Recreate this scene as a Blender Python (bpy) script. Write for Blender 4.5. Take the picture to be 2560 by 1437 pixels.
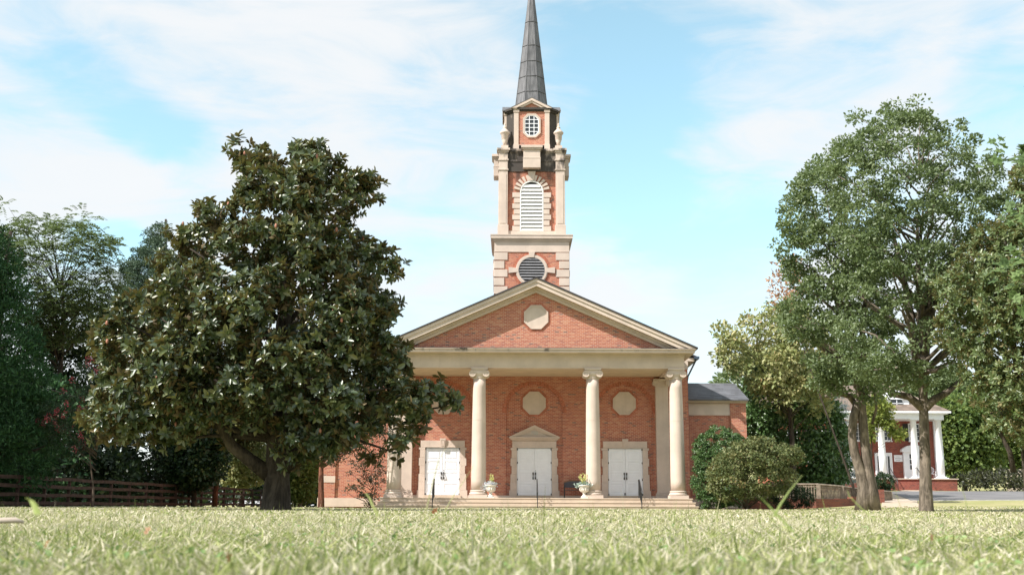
import bpy, math, random
import numpy as np
from mathutils import Vector, Matrix

# ------------------------------------------------------------------ camera, world, sun, exposure
sc = bpy.context.scene
for o in list(bpy.data.objects):
    bpy.data.objects.remove(o)
COL = sc.collection
FPX, CZ, HOR, ROLL = 2800.0, 0.17, 1264.0, 0.0042
PITCH = math.atan((HOR - 718.5) / FPX)
cam_d = bpy.data.cameras.new("camera")
cam = bpy.data.objects.new("camera", cam_d)
COL.objects.link(cam)
cam_d.sensor_width = 36.0
cam_d.lens = FPX / 2560.0 * 36.0
cam_d.clip_start, cam_d.clip_end = 0.05, 3000.0
cam.matrix_world = Matrix.Translation((0, 0, CZ)) @ Matrix.Rotation(math.pi / 2 + PITCH, 4, 'X') @ Matrix.Rotation(ROLL, 4, 'Z')
cam_d.dof.use_dof = True
cam_d.dof.focus_distance = 48.0
cam_d.dof.aperture_fstop = 6.0
sc.camera = cam
sc.view_settings.view_transform = 'Standard'
sc.view_settings.look = 'None'
sc.view_settings.gamma = 1.0
sc.view_settings.exposure = 1.3

SUN_AZ, SUN_EL = math.radians(60.0), math.radians(45.0)     # azimuth: off the facade's normal, to the left
sun_dir = Vector((-math.sin(SUN_AZ) * math.cos(SUN_EL), -math.cos(SUN_AZ) * math.cos(SUN_EL), math.sin(SUN_EL)))
sd = bpy.data.lights.new("sun", 'SUN')
sd.energy = 3.1
sd.angle = math.radians(0.53)
sd.color = (1.0, 0.945, 0.885)
so = bpy.data.objects.new("sun", sd)
COL.objects.link(so)
so.location = (-60, -40, 90)
so.rotation_euler = (-sun_dir).to_track_quat('-Z', 'Y').to_euler()

def pxdir(px, py):
    a = (px - 1280) / FPX
    b = (718.5 - py) / FPX
    c, s = math.cos(ROLL), math.sin(ROLL)
    u, v = a * c - b * s, a * s + b * c
    return Vector((u, math.cos(PITCH) - v * math.sin(PITCH), math.sin(PITCH) + v * math.cos(PITCH)))

def W(px, py, Y):
    """World x, z of the photograph's point (px, py) at distance Y."""
    d = pxdir(px, py)
    t = Y / d.y
    return d.x * t, CZ + d.z * t

wd = bpy.data.worlds.new("World")
sc.world = wd
wd.use_nodes = True
wt = wd.node_tree
wt.nodes.clear()

class NT:
    """Small helper for node trees."""
    def __init__(self, tree):
        self.t = tree
    def n(self, typ, **kw):
        nd = self.t.nodes.new(typ)
        for k, v in kw.items():
            setattr(nd, k, v)
        return nd
    def put(self, sock, v):
        if hasattr(v, 'links') or isinstance(v, bpy.types.NodeSocket):
            self.t.links.new(v, sock)
        else:
            sock.default_value = v
    def math(self, op, a, b=0.0, c=None, clamp=False):
        nd = self.n('ShaderNodeMath', operation=op, use_clamp=clamp)
        self.put(nd.inputs[0], a)
        self.put(nd.inputs[1], b)
        if c is not None:
            self.put(nd.inputs[2], c)
        return nd.outputs[0]
    def vmath(self, op, a, b=None, out=0):
        nd = self.n('ShaderNodeVectorMath', operation=op)
        self.put(nd.inputs[0], a)
        if b is not None:
            self.put(nd.inputs[1], b)
        return nd.outputs[out]
    def mix(self, f, a, b, blend='MIX'):
        nd = self.n('ShaderNodeMix', data_type='RGBA', blend_type=blend)
        self.put(nd.inputs[0], f)
        self.put(nd.inputs[6], a)
        self.put(nd.inputs[7], b)
        return nd.outputs[2]
    def ramp(self, f, stops, interp='LINEAR'):
        nd = self.n('ShaderNodeValToRGB')
        cr = nd.color_ramp
        cr.interpolation = interp
        while len(cr.elements) < len(stops):
            cr.elements.new(0.5)
        for e, (p, c) in zip(cr.elements, stops):
            e.position = p
            e.color = (*c, 1) if len(c) == 3 else c
        self.put(nd.inputs[0], f)
        return nd.outputs[0]
    def rng(self, v, a, b, c=0.0, d=1.0, smooth=True):
        nd = self.n('ShaderNodeMapRange')
        if smooth:
            nd.interpolation_type = 'SMOOTHSTEP'
        self.put(nd.inputs[0], v)
        for i, x in enumerate((a, b, c, d)):
            nd.inputs[1 + i].default_value = x
        return nd.outputs[0]
    def noise(self, vec, scale, detail=4.0, rough=0.55, dist=0.0):
        nd = self.n('ShaderNodeTexNoise')
        if vec is not None:
            self.put(nd.inputs['Vector'], vec)
        nd.inputs['Scale'].default_value = scale
        nd.inputs['Detail'].default_value = detail
        nd.inputs['Roughness'].default_value = rough
        nd.inputs['Distortion'].default_value = dist
        return nd.outputs[0]
    def mapping(self, vec, loc=(0, 0, 0), rot=(0, 0, 0), scale=(1, 1, 1)):
        nd = self.n('ShaderNodeMapping')
        self.put(nd.inputs['Vector'], vec)
        nd.inputs['Location'].default_value = loc
        nd.inputs['Rotation'].default_value = rot
        nd.inputs['Scale'].default_value = scale
        return nd.outputs[0]

def build_sky():
    k = NT(wt)
    sky = k.n('ShaderNodeTexSky', sky_type='NISHITA', sun_disc=False)
    sky.sun_elevation = SUN_EL
    sky.sun_rotation = math.atan2(sun_dir.x, sun_dir.y)
    sky.altitude = 100.0
    sky.air_density = 1.0
    sky.dust_density = 0.6
    sky.ozone_density = 3.0
    d = k.n('ShaderNodeTexCoord').outputs['Generated']
    # thin high cloud: streaked noise on the sky's directions, thinned where open blue shows
    st = k.mapping(d, rot=(0.0, math.radians(28), 0.0), scale=(1.0, 1.0, 2.6))
    n1 = k.noise(st, 2.3, 6.0, 0.55, 0.9)
    n2 = k.noise(k.mapping(d, loc=(3.1, 1.7, 0.4), rot=(0, math.radians(-30), 0), scale=(1, 1, 3.6)), 7.0, 8.0, 0.6, .7)
    dens = k.math('ADD', k.math('MULTIPLY', n1, 0.60), k.math('MULTIPLY', n2, 0.86))
    wv = k.n('ShaderNodeTexNoise')
    k.put(wv.inputs['Vector'], st)
    wv.inputs['Scale'].default_value = 4.0
    wv.inputs['Detail'].default_value = 5.0
    dw = k.vmath('NORMALIZE', k.vmath('ADD', d, k.vmath('MULTIPLY', k.vmath('SUBTRACT', wv.outputs['Color'], (.5, .5, .5)), (.13, .13, .13))))
    blue = None
    for px, py, r, w in SKY_GAPS:
        v = pxdir(px, py).normalized()
        dt = k.vmath('DOT_PRODUCT', dw, tuple(v), out=1)
        b = k.rng(dt, math.cos(r / FPX), 1.0, 0.0, w)
        blue = b if blue is None else k.math('ADD', blue, b)
    dens = k.math('SUBTRACT', dens, blue)
    cov = k.rng(dens, 0.34, 0.86, 0.06, 1.0)
    bg_sky = k.n('ShaderNodeBackground')
    hs = k.n('ShaderNodeHueSaturation')
    hs.inputs['Hue'].default_value = 0.460
    hs.inputs['Saturation'].default_value = 0.85
    k.put(hs.inputs['Color'], sky.outputs[0])
    k.put(bg_sky.inputs[0], hs.outputs[0])
    bg_sky.inputs[1].default_value = 0.108
    bg_cl = k.n('ShaderNodeBackground')
    k.put(bg_cl.inputs[0], k.mix(n2, (0.86, 0.90, 0.93, 1), (0.95, 0.95, 0.96, 1)))
    bg_cl.inputs[1].default_value = 0.415
    mx = k.n('ShaderNodeMixShader')
    k.put(mx.inputs[0], k.math('MULTIPLY', cov, 0.94))
    k.put(mx.inputs[1], bg_sky.outputs[0])
    k.put(mx.inputs[2], bg_cl.outputs[0])
    k.put(k.n('ShaderNodeOutputWorld').inputs[0], mx.outputs[0])

SKY_GAPS = [(110, 110, 170, .08), (210, 190, 130, .10), (340, 330, 130, .24), (420, 400, 120, .20), (260, 250, 120, .12), (480, 430, 90, .10), (170, 40, 150, .08),
            (1430, 60, 260, 0.13), (1480, 250, 260, 0.22), (1560, 480, 260, 0.23), (1600, 300, 220, 0.13), (1700, 140, 240, 0.13), (1780, 560, 240, 0.16),
            (1850, 720, 220, 0.22), (1650, 690, 160, 0.13), (1160, 560, 150, 0.12), (1080, 300, 200, 0.09), (2520, 330, 190, 0.16), (2440, 140, 120, 0.07), (250, 610, 100, 0.30), (330, 640, 90, 0.28), (980, 640, 160, 0.10)]
build_sky()

# ------------------------------------------------------------------ materials
def new_mat(name):
    m = bpy.data.materials.new(name)
    m.use_nodes = True
    t = m.node_tree
    t.nodes.clear()
    k = NT(t)
    out = k.n('ShaderNodeOutputMaterial')
    return m, k, out

def principled(k, out, base, rough=0.7, spec=0.4, metal=0.0, bump=None, bstr=0.3, bdist=0.02):
    p = k.n('ShaderNodeBsdfPrincipled')
    k.put(p.inputs['Base Color'], base)
    k.put(p.inputs['Roughness'], rough)
    p.inputs['Specular IOR Level'].default_value = spec
    p.inputs['Metallic'].default_value = metal
    if bump is not None:
        b = k.n('ShaderNodeBump')
        b.inputs['Strength'].default_value = bstr
        b.inputs['Distance'].default_value = bdist
        k.put(b.inputs['Height'], bump)
        k.put(p.inputs['Normal'], b.outputs[0])
    k.put(out.inputs[0], p.outputs[0])
    return p

def wpos(k):
    return k.n('ShaderNodeNewGeometry').outputs['Position']

def plain(name, c, rough=0.6, spec=0.4, metal=0.0, var=0.12, scale=3.0):
    m, k, out = new_mat(name)
    pos = wpos(k)
    n = k.noise(pos, scale, 5.0, 0.6)
    c4 = (*c, 1)
    dk = tuple(x * (1 - var) for x in c) + (1,)
    lt = tuple(min(1, x * (1 + var)) for x in c) + (1,)
    base = k.mix(k.rng(n, 0.3, 0.7), dk, lt)
    principled(k, out, base, rough, spec, metal)
    return m

def brick_mat(name, stops, mortar, stain=None, bw=0.215, rh=0.075):
    m, k, out = new_mat(name)
    g = k.n('ShaderNodeNewGeometry')
    sp = k.n('ShaderNodeSeparateXYZ')
    k.put(sp.inputs[0], g.outputs['Position'])
    sn = k.n('ShaderNodeSeparateXYZ')
    k.put(sn.inputs[0], g.outputs['Normal'])
    side = k.math('GREATER_THAN', k.math('ABSOLUTE', sn.outputs[0]), 0.75)
    u = k.math('ADD', k.math('MULTIPLY', sp.outputs[0], k.math('SUBTRACT', 1.0, side)), k.math('MULTIPLY', sp.outputs[1], side))
    rowf = k.math('DIVIDE', sp.outputs[2], rh)
    row = k.math('FLOOR', rowf)
    uu = k.math('ADD', k.math('DIVIDE', u, bw), k.math('MULTIPLY', k.math('FLOORED_MODULO', row, 2.0), 0.5))
    cell = k.math('FLOOR', uu)
    cv = k.n('ShaderNodeCombineXYZ')
    k.put(cv.inputs[0], cell)
    k.put(cv.inputs[1], row)
    wn = k.n('ShaderNodeTexWhiteNoise', noise_dimensions='2D')
    k.put(wn.inputs['Vector'], cv.outputs[0])
    bc = k.ramp(wn.outputs[0], stops, 'CONSTANT')
    fu = k.math('FRACT', uu)
    fr = k.math('FRACT', rowf)
    mk = k.math('MAXIMUM', k.math('LESS_THAN', fu, 0.055), k.math('LESS_THAN', fr, 0.16))
    big = k.noise(g.outputs['Position'], 0.55, 4.0, 0.6)
    fine = k.noise(g.outputs['Position'], 9.0, 3.0, 0.6)
    col = k.mix(mk, bc, (*mortar, 1))
    col = k.mix(k.rng(big, 0.35, 0.7, 0.0, 0.22), col, (0.40, 0.16, 0.11, 1))
    col = k.mix(k.rng(fine, 0.3, 0.8, 0.0, 0.10), col, (0.16, 0.07, 0.05, 1))
    if stain:
        z0, z1 = stain
        nz = k.noise(k.mapping(g.outputs['Position'], scale=(1, 1, 0.35)), 1.3, 5.0, 0.6)
        f = k.math('MULTIPLY', k.rng(sp.outputs[2], z0, z1), k.rng(nz, 0.40, 0.58, 0.0, 0.85))
        col = k.mix(f, col, (0.035, 0.03, 0.028, 1))
    principled(k, out, col, 0.85, 0.25, bump=k.math('SUBTRACT', 1.0, mk), bstr=0.35, bdist=0.01)
    return m

BR = [(0.0, (.45, .155, .092)), (.34, (.40, .13, .082)), (.55, (.49, .185, .11)), (.72, (.36, .12, .082)), (.84, (.51, .235, .145)), (.96, (.20, .12, .10))]
M = {}
M['brick'] = brick_mat('red_brick', BR, (.60, .45, .36))
M['brick_tower'] = brick_mat('tower_brick', BR, (.56, .38, .29), stain=(19.3, 20.9))
M['brick_house'] = brick_mat('dark_red_brick', [(0.0, (.24, .055, .04)), (.4, (.20, .042, .034)), (.75, (.28, .075, .05)), (.92, (.12, .04, .035))], (.34, .20, .16))
M['brick_bay'] = plain('soldier_brick', (.42, .15, .095), .85, .25, var=.3, scale=7)

def stone_mat(name, c, stain=0.0, z0=0.0, z1=1.0, joints=True):
    m, k, out = new_mat(name)
    pos = wpos(k)
    n = k.noise(pos, 1.1, 6.0, 0.62)
    f = k.noise(pos, 22.0, 3.0, 0.6)
    base = k.mix(k.rng(n, 0.3, 0.72), tuple(x * .88 for x in c) + (1,), tuple(min(1, x * 1.06) for x in c) + (1,))
    base = k.mix(k.rng(f, 0.45, 0.8, 0, .18), base, tuple(x * .72 for x in c) + (1,))
    streak = k.noise(k.mapping(pos, scale=(3.2, 3.2, 0.25)), 1.0, 5.0, 0.6)
    base = k.mix(k.rng(streak, 0.55, 0.78, 0, .22), base, (c[0] * .55, c[1] * .52, c[2] * .48, 1))
    if stain > 0:
        sp = k.n('ShaderNodeSeparateXYZ')
        k.put(sp.inputs[0], pos)
        b = k.noise(k.mapping(pos, loc=(2.1, 0.3, 0.7), scale=(1.25, 1.25, 0.5)), 0.95, 6.0, 0.62)
        ff = k.math('MULTIPLY', k.rng(sp.outputs[2], z0, z1), k.rng(b, 0.62 - .3 * stain, 0.72 - .22 * stain, 0.0, 0.93))
        base = k.mix(ff, base, (0.03, 0.028, 0.027, 1))
    principled(k, out, base, 0.8, 0.25, bump=f, bstr=0.15, bdist=0.01)
    return m

STONE = (.61, .505, .43)
M['stone'] = stone_mat('limestone', STONE)
M['stone_step'] = stone_mat('step_stone', (.56, .46, .36))
M['stone_entablature'] = stone_mat('streaked_entablature_stone', STONE, .28, 7.60, 7.82)
M['stone_stained'] = stone_mat('weathered_limestone', STONE, 1.0, 20.2, 21.1)
M['stone_pier'] = stone_mat('pier_limestone', STONE, .34, 20.6, 21.6)
M['stone_black'] = stone_mat('blackened_limestone', (.52, .43, .33), 1.25, 21.5, 22.4)
M['cream'] = stone_mat('cream_ceiling_paint', (.60, .49, .36))
M['white'] = plain('white_paint', (.84, .86, .90), .45, .4, var=.03)
M['white_louver'] = plain('white_louver_paint', (.80, .79, .77), .5, .4, var=.06)
M['black_metal'] = plain('black_metal', (.02, .02, .022), .45, .5)
M['bronze'] = plain('dark_bronze', (.035, .03, .028), .4, .5)
M['blue_pipe'] = plain('blue_grey_downspout', (.045, .07, .11), .4, .5)
M['grey_metal'] = plain('grey_louver_metal', (.21, .21, .22), .4, .5, var=.1)
M['glass'] = plain('dark_window_glass', (.03, .033, .036), .12, .6)
M['dark_backing'] = plain('painted_louver_dark', (.02, .02, .02), .9, .1)  # black panel colour imitating the unlit hollow behind the louver slats
M['digit'] = plain('pale_house_number', (.48, .50, .47), .5, .4)

def roof_mat(name, c, rh=0.16, slope_axis=2):
    m, k, out = new_mat(name)
    pos = wpos(k)
    sp = k.n('ShaderNodeSeparateXYZ')
    k.put(sp.inputs[0], pos)
    rowf = k.math('DIVIDE', sp.outputs[slope_axis], rh)
    row = k.math('FLOOR', rowf)
    u = k.math('ADD', k.math('DIVIDE', sp.outputs[0], 0.45), k.math('MULTIPLY', row, 0.37))
    cv = k.n('ShaderNodeCombineXYZ')
    k.put(cv.inputs[0], k.math('FLOOR', u))
    k.put(cv.inputs[1], row)
    wn = k.n('ShaderNodeTexWhiteNoise', noise_dimensions='2D')
    k.put(wn.inputs['Vector'], cv.outputs[0])
    n = k.noise(pos, 0.8, 4.0)
    base = k.mix(wn.outputs[0], tuple(x * .72 for x in c) + (1,), tuple(x * 1.25 for x in c) + (1,))
    base = k.mix(k.rng(n, .35, .7, 0, .35), base, tuple(x * .7 for x in c) + (1,))
    base = k.mix(k.math('MULTIPLY', k.math('LESS_THAN', k.math('FRACT', rowf), 0.14), 0.6), base, (c[0] * .3, c[1] * .3, c[2] * .3, 1))
    principled(k, out, base, .75, .3)
    return m

M['slate'] = roof_mat('grey_slate_roof', (.125, .13, .145), .085)
M['roof_edge'] = plain('dark_roof_edge', (.055, .05, .055), .6, .3)
M['house_roof'] = roof_mat('brown_shingle_roof', (.20, .155, .125), .15)

def lead_mat():
    m, k, out = new_mat('lead_spire_metal')
    pos = wpos(k)
    s = k.noise(k.mapping(pos, scale=(4.5, 4.5, .35)), 1.6, 6.0, .65)
    n = k.noise(pos, .8, 4.0)
    b = k.mix(k.rng(s, .3, .72), (.085, .085, .09, 1), (.20, .20, .205, 1))
    b = k.mix(k.rng(n, .45, .75, 0, .5), b, (.06, .06, .062, 1))
    principled(k, out, b, .55, .45, metal=.25)
    return m
M['lead'] = lead_mat()
M['lead_seam'] = plain('lead_seam', (.10, .10, .105), .55, .4, var=.2)

def bark_mat(name, c, sc_=9.0):
    m, k, out = new_mat(name)
    pos = wpos(k)
    r = k.noise(k.mapping(pos, scale=(1, 1, .22)), sc_, 6.0, .65, .6)
    n = k.noise(pos, 1.7, 5.0, .6)
    b = k.mix(k.rng(r, .35, .68), tuple(x * .38 for x in c) + (1,), (*c, 1))
    b = k.mix(k.rng(n, .5, .72, 0, .6), b, tuple(min(1, x * 1.55) for x in c) + (1,))
    principled(k, out, b, .9, .15, bump=r, bstr=.9, bdist=.05)
    return m
M['bark_grey'] = bark_mat('grey_oak_bark', (.23, .19, .15))
M['bark_dark'] = bark_mat('dark_bark', (.085, .07, .055))
M['bark_red'] = bark_mat('reddish_bark', (.20, .085, .055))
M['bark_brown'] = bark_mat('brown_bark', (.14, .105, .08))

def leaf_mat(name, stops, rough=.45, spec=.4, trans=.25, under=None, tcol=None):
    """Leaves: one colour per leaf drawn from a ramp; thin enough to let light through."""
    m, k, out = new_mat(name)
    at = k.n('ShaderNodeAttribute', attribute_name='var')
    col = k.ramp(at.outputs['Fac'], stops)
    if under is not None:
        g = k.n('ShaderNodeNewGeometry')
        wn = k.n('ShaderNodeTexWhiteNoise', noise_dimensions='1D')
        k.put(wn.inputs['W'], k.math('MULTIPLY', at.outputs['Fac'], 91.7))
        back = k.mix(k.math('LESS_THAN', wn.outputs[0], .72), (under[0] * .55, under[1] * .95, under[2] * .9, 1), (*under, 1))
        col = k.mix(g.outputs['Backfacing'], col, back)
        rg = k.math('ADD', rough, k.math('MULTIPLY', g.outputs['Backfacing'], .4))
    else:
        rg = rough
    p = k.n('ShaderNodeBsdfPrincipled')
    k.put(p.inputs['Base Color'], col)
    k.put(p.inputs['Roughness'], rg)
    p.inputs['Specular IOR Level'].default_value = spec
    tr = k.n('ShaderNodeBsdfTranslucent')
    k.put(tr.inputs[0], k.mix(.5, col, (*tcol, 1)) if tcol else col)
    mx = k.n('ShaderNodeMixShader')
    mx.inputs[0].default_value = trans
    k.put(mx.inputs[1], p.outputs[0])
    k.put(mx.inputs[2], tr.outputs[0])
    k.put(out.inputs[0], mx.outputs[0])
    return m

# ------------------------------------------------------------------ object helpers
ORG = {}
def tag(o, label=None, cat=None, group=None, kind=None):
    if label: o['label'] = label
    if cat: o['category'] = cat
    if group: o['group'] = group
    if kind: o['kind'] = kind
    return o

def thing(name, loc, label, cat, group=None):
    o = bpy.data.objects.new(name, None)
    COL.objects.link(o)
    o.location = loc
    o.empty_display_size = .2
    ORG[o.name] = Vector(loc)
    return tag(o, label, cat, group)

def link(o, parent=None, org=None):
    COL.objects.link(o)
    if parent is not None:
        o.parent = parent
    ORG[o.name] = org if org is not None else (ORG[parent.name] if parent else Vector((0, 0, 0)))
    return o

def twin(o, parent=None, delta=(0, 0, 0), mirror=False):
    """A copy of a part and its sub-parts."""
    c = o.copy()
    COL.objects.link(c)
    c.parent = parent if parent is not None else o.parent
    c.location = Vector(o.location) + Vector(delta)
    ORG[c.name] = ORG[o.name] + Vector(delta)
    for ch in list(o.children):
        d = ch.copy()
        COL.objects.link(d)
        d.parent = c
    return c

class MB:
    def __init__(self):
        self.v, self.f, self.mi, self.sm = [], [], [], []
    def add(self, vs, fs, mi=0, smooth=False):
        b = len(self.v)
        self.v.extend([tuple(x) for x in vs])
        for f in fs:
            self.f.append(tuple(i + b for i in f))
            self.mi.append(mi)
            self.sm.append(smooth)
        return self
    def box(self, x0, x1, y0, y1, z0, z1, mi=0, rot=None):
        vs = [Vector((x, y, z)) for x in (x0, x1) for y in (y0, y1) for z in (z0, z1)]
        if rot is not None:
            c = Vector(((x0 + x1) / 2, (y0 + y1) / 2, (z0 + z1) / 2))
            vs = [c + rot @ (p - c) for p in vs]
        return self.add(vs, [(0, 1, 3, 2), (4, 6, 7, 5), (0, 4, 5, 1), (2, 3, 7, 6), (0, 2, 6, 4), (1, 5, 7, 3)], mi)
    def prism(self, poly, y0, y1, mi=0):
        """Polygon in x, z (counter-clockwise seen from the front), from y0 (front) back to y1."""
        n = len(poly)
        vs = [(x, y0, z) for x, z in poly] + [(x, y1, z) for x, z in poly]
        fs = [tuple(range(n)), tuple(range(2 * n - 1, n - 1, -1))]
        fs += [(i, i + n, (i + 1) % n + n, (i + 1) % n) for i in range(n)]
        return self.add(vs, fs, mi)
    def ring(self, outer, inner, y0, y1, mi=0, closed=True):
        n = len(outer)
        vs = [(x, y0, z) for x, z in outer] + [(x, y0, z) for x, z in inner] + [(x, y1, z) for x, z in outer] + [(x, y1, z) for x, z in inner]
        fs = []
        for i in range(n if closed else n - 1):
            j = (i + 1) % n
            fs += [(i, j, n + j, n + i), (2 * n + i, 3 * n + i, 3 * n + j, 2 * n + j), (i, 2 * n + i, 2 * n + j, j), (n + i, n + j, 3 * n + j, 3 * n + i)]
        if not closed:
            fs += [(0, n, 3 * n, 2 * n), (n - 1, 3 * n - 1, 4 * n - 1, 2 * n - 1)]
        return self.add(vs, fs, mi)
    def hprism(self, poly, z0, z1, mi=0, poly2=None):
        """Polygon in x, y (counter-clockwise from above) from z0 up to z1."""
        n = len(poly)
        q = poly2 or poly
        vs = [(x, y, z0) for x, y in poly] + [(x, y, z1) for x, y in q]
        fs = [tuple(range(n - 1, -1, -1)), tuple(range(n, 2 * n))]
        fs += [(i, (i + 1) % n, (i + 1) % n + n, i + n) for i in range(n)]
        return self.add(vs, fs, mi)
    def lathe(self, prof, cx, cy, n=24, mi=0, smooth=True):
        vs, fs = [], []
        for r, z in prof:
            for i in range(n):
                a = 2 * math.pi * i / n
                vs.append((cx + r * math.cos(a), cy + r * math.sin(a), z))
        for j in range(len(prof) - 1):
            for i in range(n):
                fs.append((j * n + i, j * n + (i + 1) % n, (j + 1) * n + (i + 1) % n, (j + 1) * n + i))
        fs.append(tuple(range(n - 1, -1, -1)))
        fs.append(tuple((len(prof) - 1) * n + i for i in range(n)))
        return self.add(vs, fs, mi, smooth)
    def tube(self, pts, rad, n=8, mi=0, smooth=True, wob=0.0, seed=0):
        rs = random.Random(seed)
        pts = [Vector(p) for p in pts]
        if not hasattr(rad, '__len__'):
            rad = [rad] * len(pts)
        vs, fs = [], []
        up = Vector((0.31, 0.17, 0.94))
        prev = None
        for i, p in enumerate(pts):
            t = (pts[min(i + 1, len(pts) - 1)] - pts[max(i - 1, 0)]).normalized()
            if prev is None:
                a = t.cross(up if abs(t.dot(up)) < .9 else Vector((1, 0, 0))).normalized()
            else:
                a = (prev - t * prev.dot(t)).normalized()
            prev = a
            b = t.cross(a)
            for q in range(n):
                th = 2 * math.pi * q / n
                r = rad[i] * (1 + wob * (rs.random() - .5))
                vs.append(p + (a * math.cos(th) + b * math.sin(th)) * r)
        for j in range(len(pts) - 1):
            for q in range(n):
                fs.append((j * n + q, j * n + (q + 1) % n, (j + 1) * n + (q + 1) % n, (j + 1) * n + q))
        fs.append(tuple(range(n - 1, -1, -1)))
        fs.append(tuple((len(pts) - 1) * n + q for q in range(n)))
        return self.add(vs, fs, mi, smooth)
    def build(self, name, mats, parent=None, bevel=0.0):
        if not isinstance(mats, (list, tuple)):
            mats = [mats]
        org = ORG[parent.name] if parent is not None else Vector((0, 0, 0))
        me = bpy.data.meshes.new(name)
        me.from_pydata([tuple(Vector(p) - org) for p in self.v], [], self.f)
        for m in mats:
            me.materials.append(m)
        me.polygons.foreach_set('material_index', self.mi)
        me.polygons.foreach_set('use_smooth', self.sm)
        me.update()
        o = bpy.data.objects.new(name, me)
        link(o, parent, org)
        if bevel > 0:
            b = o.modifiers.new('bevel', 'BEVEL')
            b.width = bevel
            b.segments = 2
            b.limit_method = 'ANGLE'
        return o

def ngon(cx, cz, r, n, ph=0.0):
    return [(cx + r * math.cos(ph + 2 * math.pi * i / n), cz + r * math.sin(ph + 2 * math.pi * i / n)) for i in range(n)]

def octa(cx, cz, hw, hh=None, ch=None):
    """Octagon with flat sides, half-width hw and half-height hh, in x, z."""
    hh = hh or hw
    c = ch if ch is not None else hw * .586
    return [(cx - hw + c, cz - hh), (cx + hw - c, cz - hh), (cx + hw, cz - hh + c), (cx + hw, cz + hh - c), (cx + hw - c, cz + hh), (cx - hw + c, cz + hh), (cx - hw, cz + hh - c), (cx - hw, cz - hh + c)]

# ------------------------------------------------------------------ ground
def sm(a, b, x):
    t = np.clip((np.asarray(x, float) - a) / (b - a), 0, 1)
    return t * t * (3 - 2 * t)

def terrain(x, y):
    x = np.asarray(x, float)
    y = np.asarray(y, float)
    z = 1.55 * sm(42, 97, y) * sm(10, 21, x)
    z = z + 9.0 * sm(110, 300, y) * sm(0, 60, x)
    z = z + .02 * np.sin(x * .35 + 1.0) * np.sin(y * .27) * sm(3, 9, y)
    z = z - .4 * sm(20, 50, -x) * sm(20, 60, y)
    return z

def grid_mesh(name, xs, ys, zf, mat, dz=0.0):
    X, Y = np.meshgrid(xs, ys)
    Z = zf(X, Y) + dz
    nx, ny = len(xs), len(ys)
    v = np.stack([X, Y, Z], -1).reshape(-1, 3)
    i = np.arange(ny - 1)[:, None] * nx + np.arange(nx - 1)[None]
    f = np.stack([i, i + 1, i + 1 + nx, i + nx], -1).reshape(-1, 4)
    me = bpy.data.meshes.new(name)
    me.from_pydata(v.tolist(), [], f.tolist())
    me.materials.append(mat)
    me.polygons.foreach_set('use_smooth', [True] * len(f))
    o = bpy.data.objects.new(name, me)
    return link(o)

def ground_mat():
    m, k, out = new_mat('lawn_soil')
    pos = wpos(k)
    n = k.noise(pos, .35, 6.0, .6)
    f = k.noise(k.mapping(pos, scale=(1, .45, 1)), 7.0, 5.0, .7)
    b = k.mix(k.rng(n, .35, .68), (.30, .30, .13, 1), (.42, .37, .21, 1))
    b = k.mix(k.rng(f, .35, .7, 0, .6), b, (.20, .22, .08, 1))
    principled(k, out, b, .95, .1, bump=f, bstr=.6, bdist=.05)
    return m
M['ground'] = ground_mat()
xs = np.concatenate([np.linspace(-900, -60, 20)[:-1], np.linspace(-60, 90, 101), np.linspace(90, 900, 20)[1:]])
ys = np.concatenate([np.linspace(-300, -5, 10)[:-1], np.linspace(-5, 130, 101), np.linspace(130, 1500, 30)[1:]])
tag(grid_mesh('ground', xs, ys, terrain, M['ground']), 'flat sunlit lawn ground in front of the church', kind='structure')
# ------------------------------------------------------------------ church
CX = 1.22                                   # centre line of the church
FL = 0.56                                   # portico floor level
YW = 60.0                                   # facade wall behind the portico
church = thing('church', (CX, 56.0, 0), 'red brick church with cream columned portico, pediment and tall grey spire', 'church')

def P(mb, name, mats, parent=None, bevel=0.0):
    mb.v = [(x + CX, y, z) for x, y, z in mb.v]      # the church is written about its own centre line
    return mb.build(name, mats, parent or church, bevel)

# steps and floor
b = MB()
for i, (hw, yf) in enumerate(((7.78, 54.60), (7.70, 54.96), (7.62, 55.32))):
    zt = FL * (i + 1) / 3
    b.box(-hw, hw, yf, 60.4, zt - .05, zt)
    b.box(-hw + .03, hw - .03, yf + .03, 60.35, zt - FL / 3 - (.3 if i == 0 else 0), zt - .05)
P(b, 'portico_step', M['stone_step'], bevel=.012)

# columns
def column_shaft():
    b = MB()
    prof = []
    for i in range(13):
        t = i / 12
        r = .365 - .055 * t ** 1.7
        prof.append((r, FL + .36 + (6.42 - FL - .36) * t))
    b.lathe(prof, -7.0, 56.0, 32)
    for z in (2.45, 4.35):
        b.lathe([(.357 - .012 * (z / 2.45 - 1), z - .006), (.357 - .012 * (z / 2.45 - 1) + .0015, z), (.357 - .012 * (z / 2.45 - 1), z + .006)], -7.0, 56.0, 32)
    return b
col = P(column_shaft(), 'column', M['stone'])
b = MB()
b.box(-7.45, -6.55, 55.55, 56.45, FL, FL + .15)
b.lathe([(.44, FL + .15), (.455, FL + .19), (.44, FL + .24), (.40, FL + .26), (.395, FL + .29), (.42, FL + .31), (.42, FL + .345), (.37, FL + .37)], -7.0, 56.0, 32)
P(b, 'column_base', M['stone'], col)
b = MB()
b.lathe([(.31, 6.40), (.345, 6.44), (.345, 6.47), (.33, 6.50), (.40, 6.62), (.40, 6.72)], -7.0, 56.0, 32)
b.box(-7.42, -6.58, 55.58, 56.42, 6.84, 6.93)
b.box(-7.34, -6.66, 55.63, 56.37, 6.66, 6.84)
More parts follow.
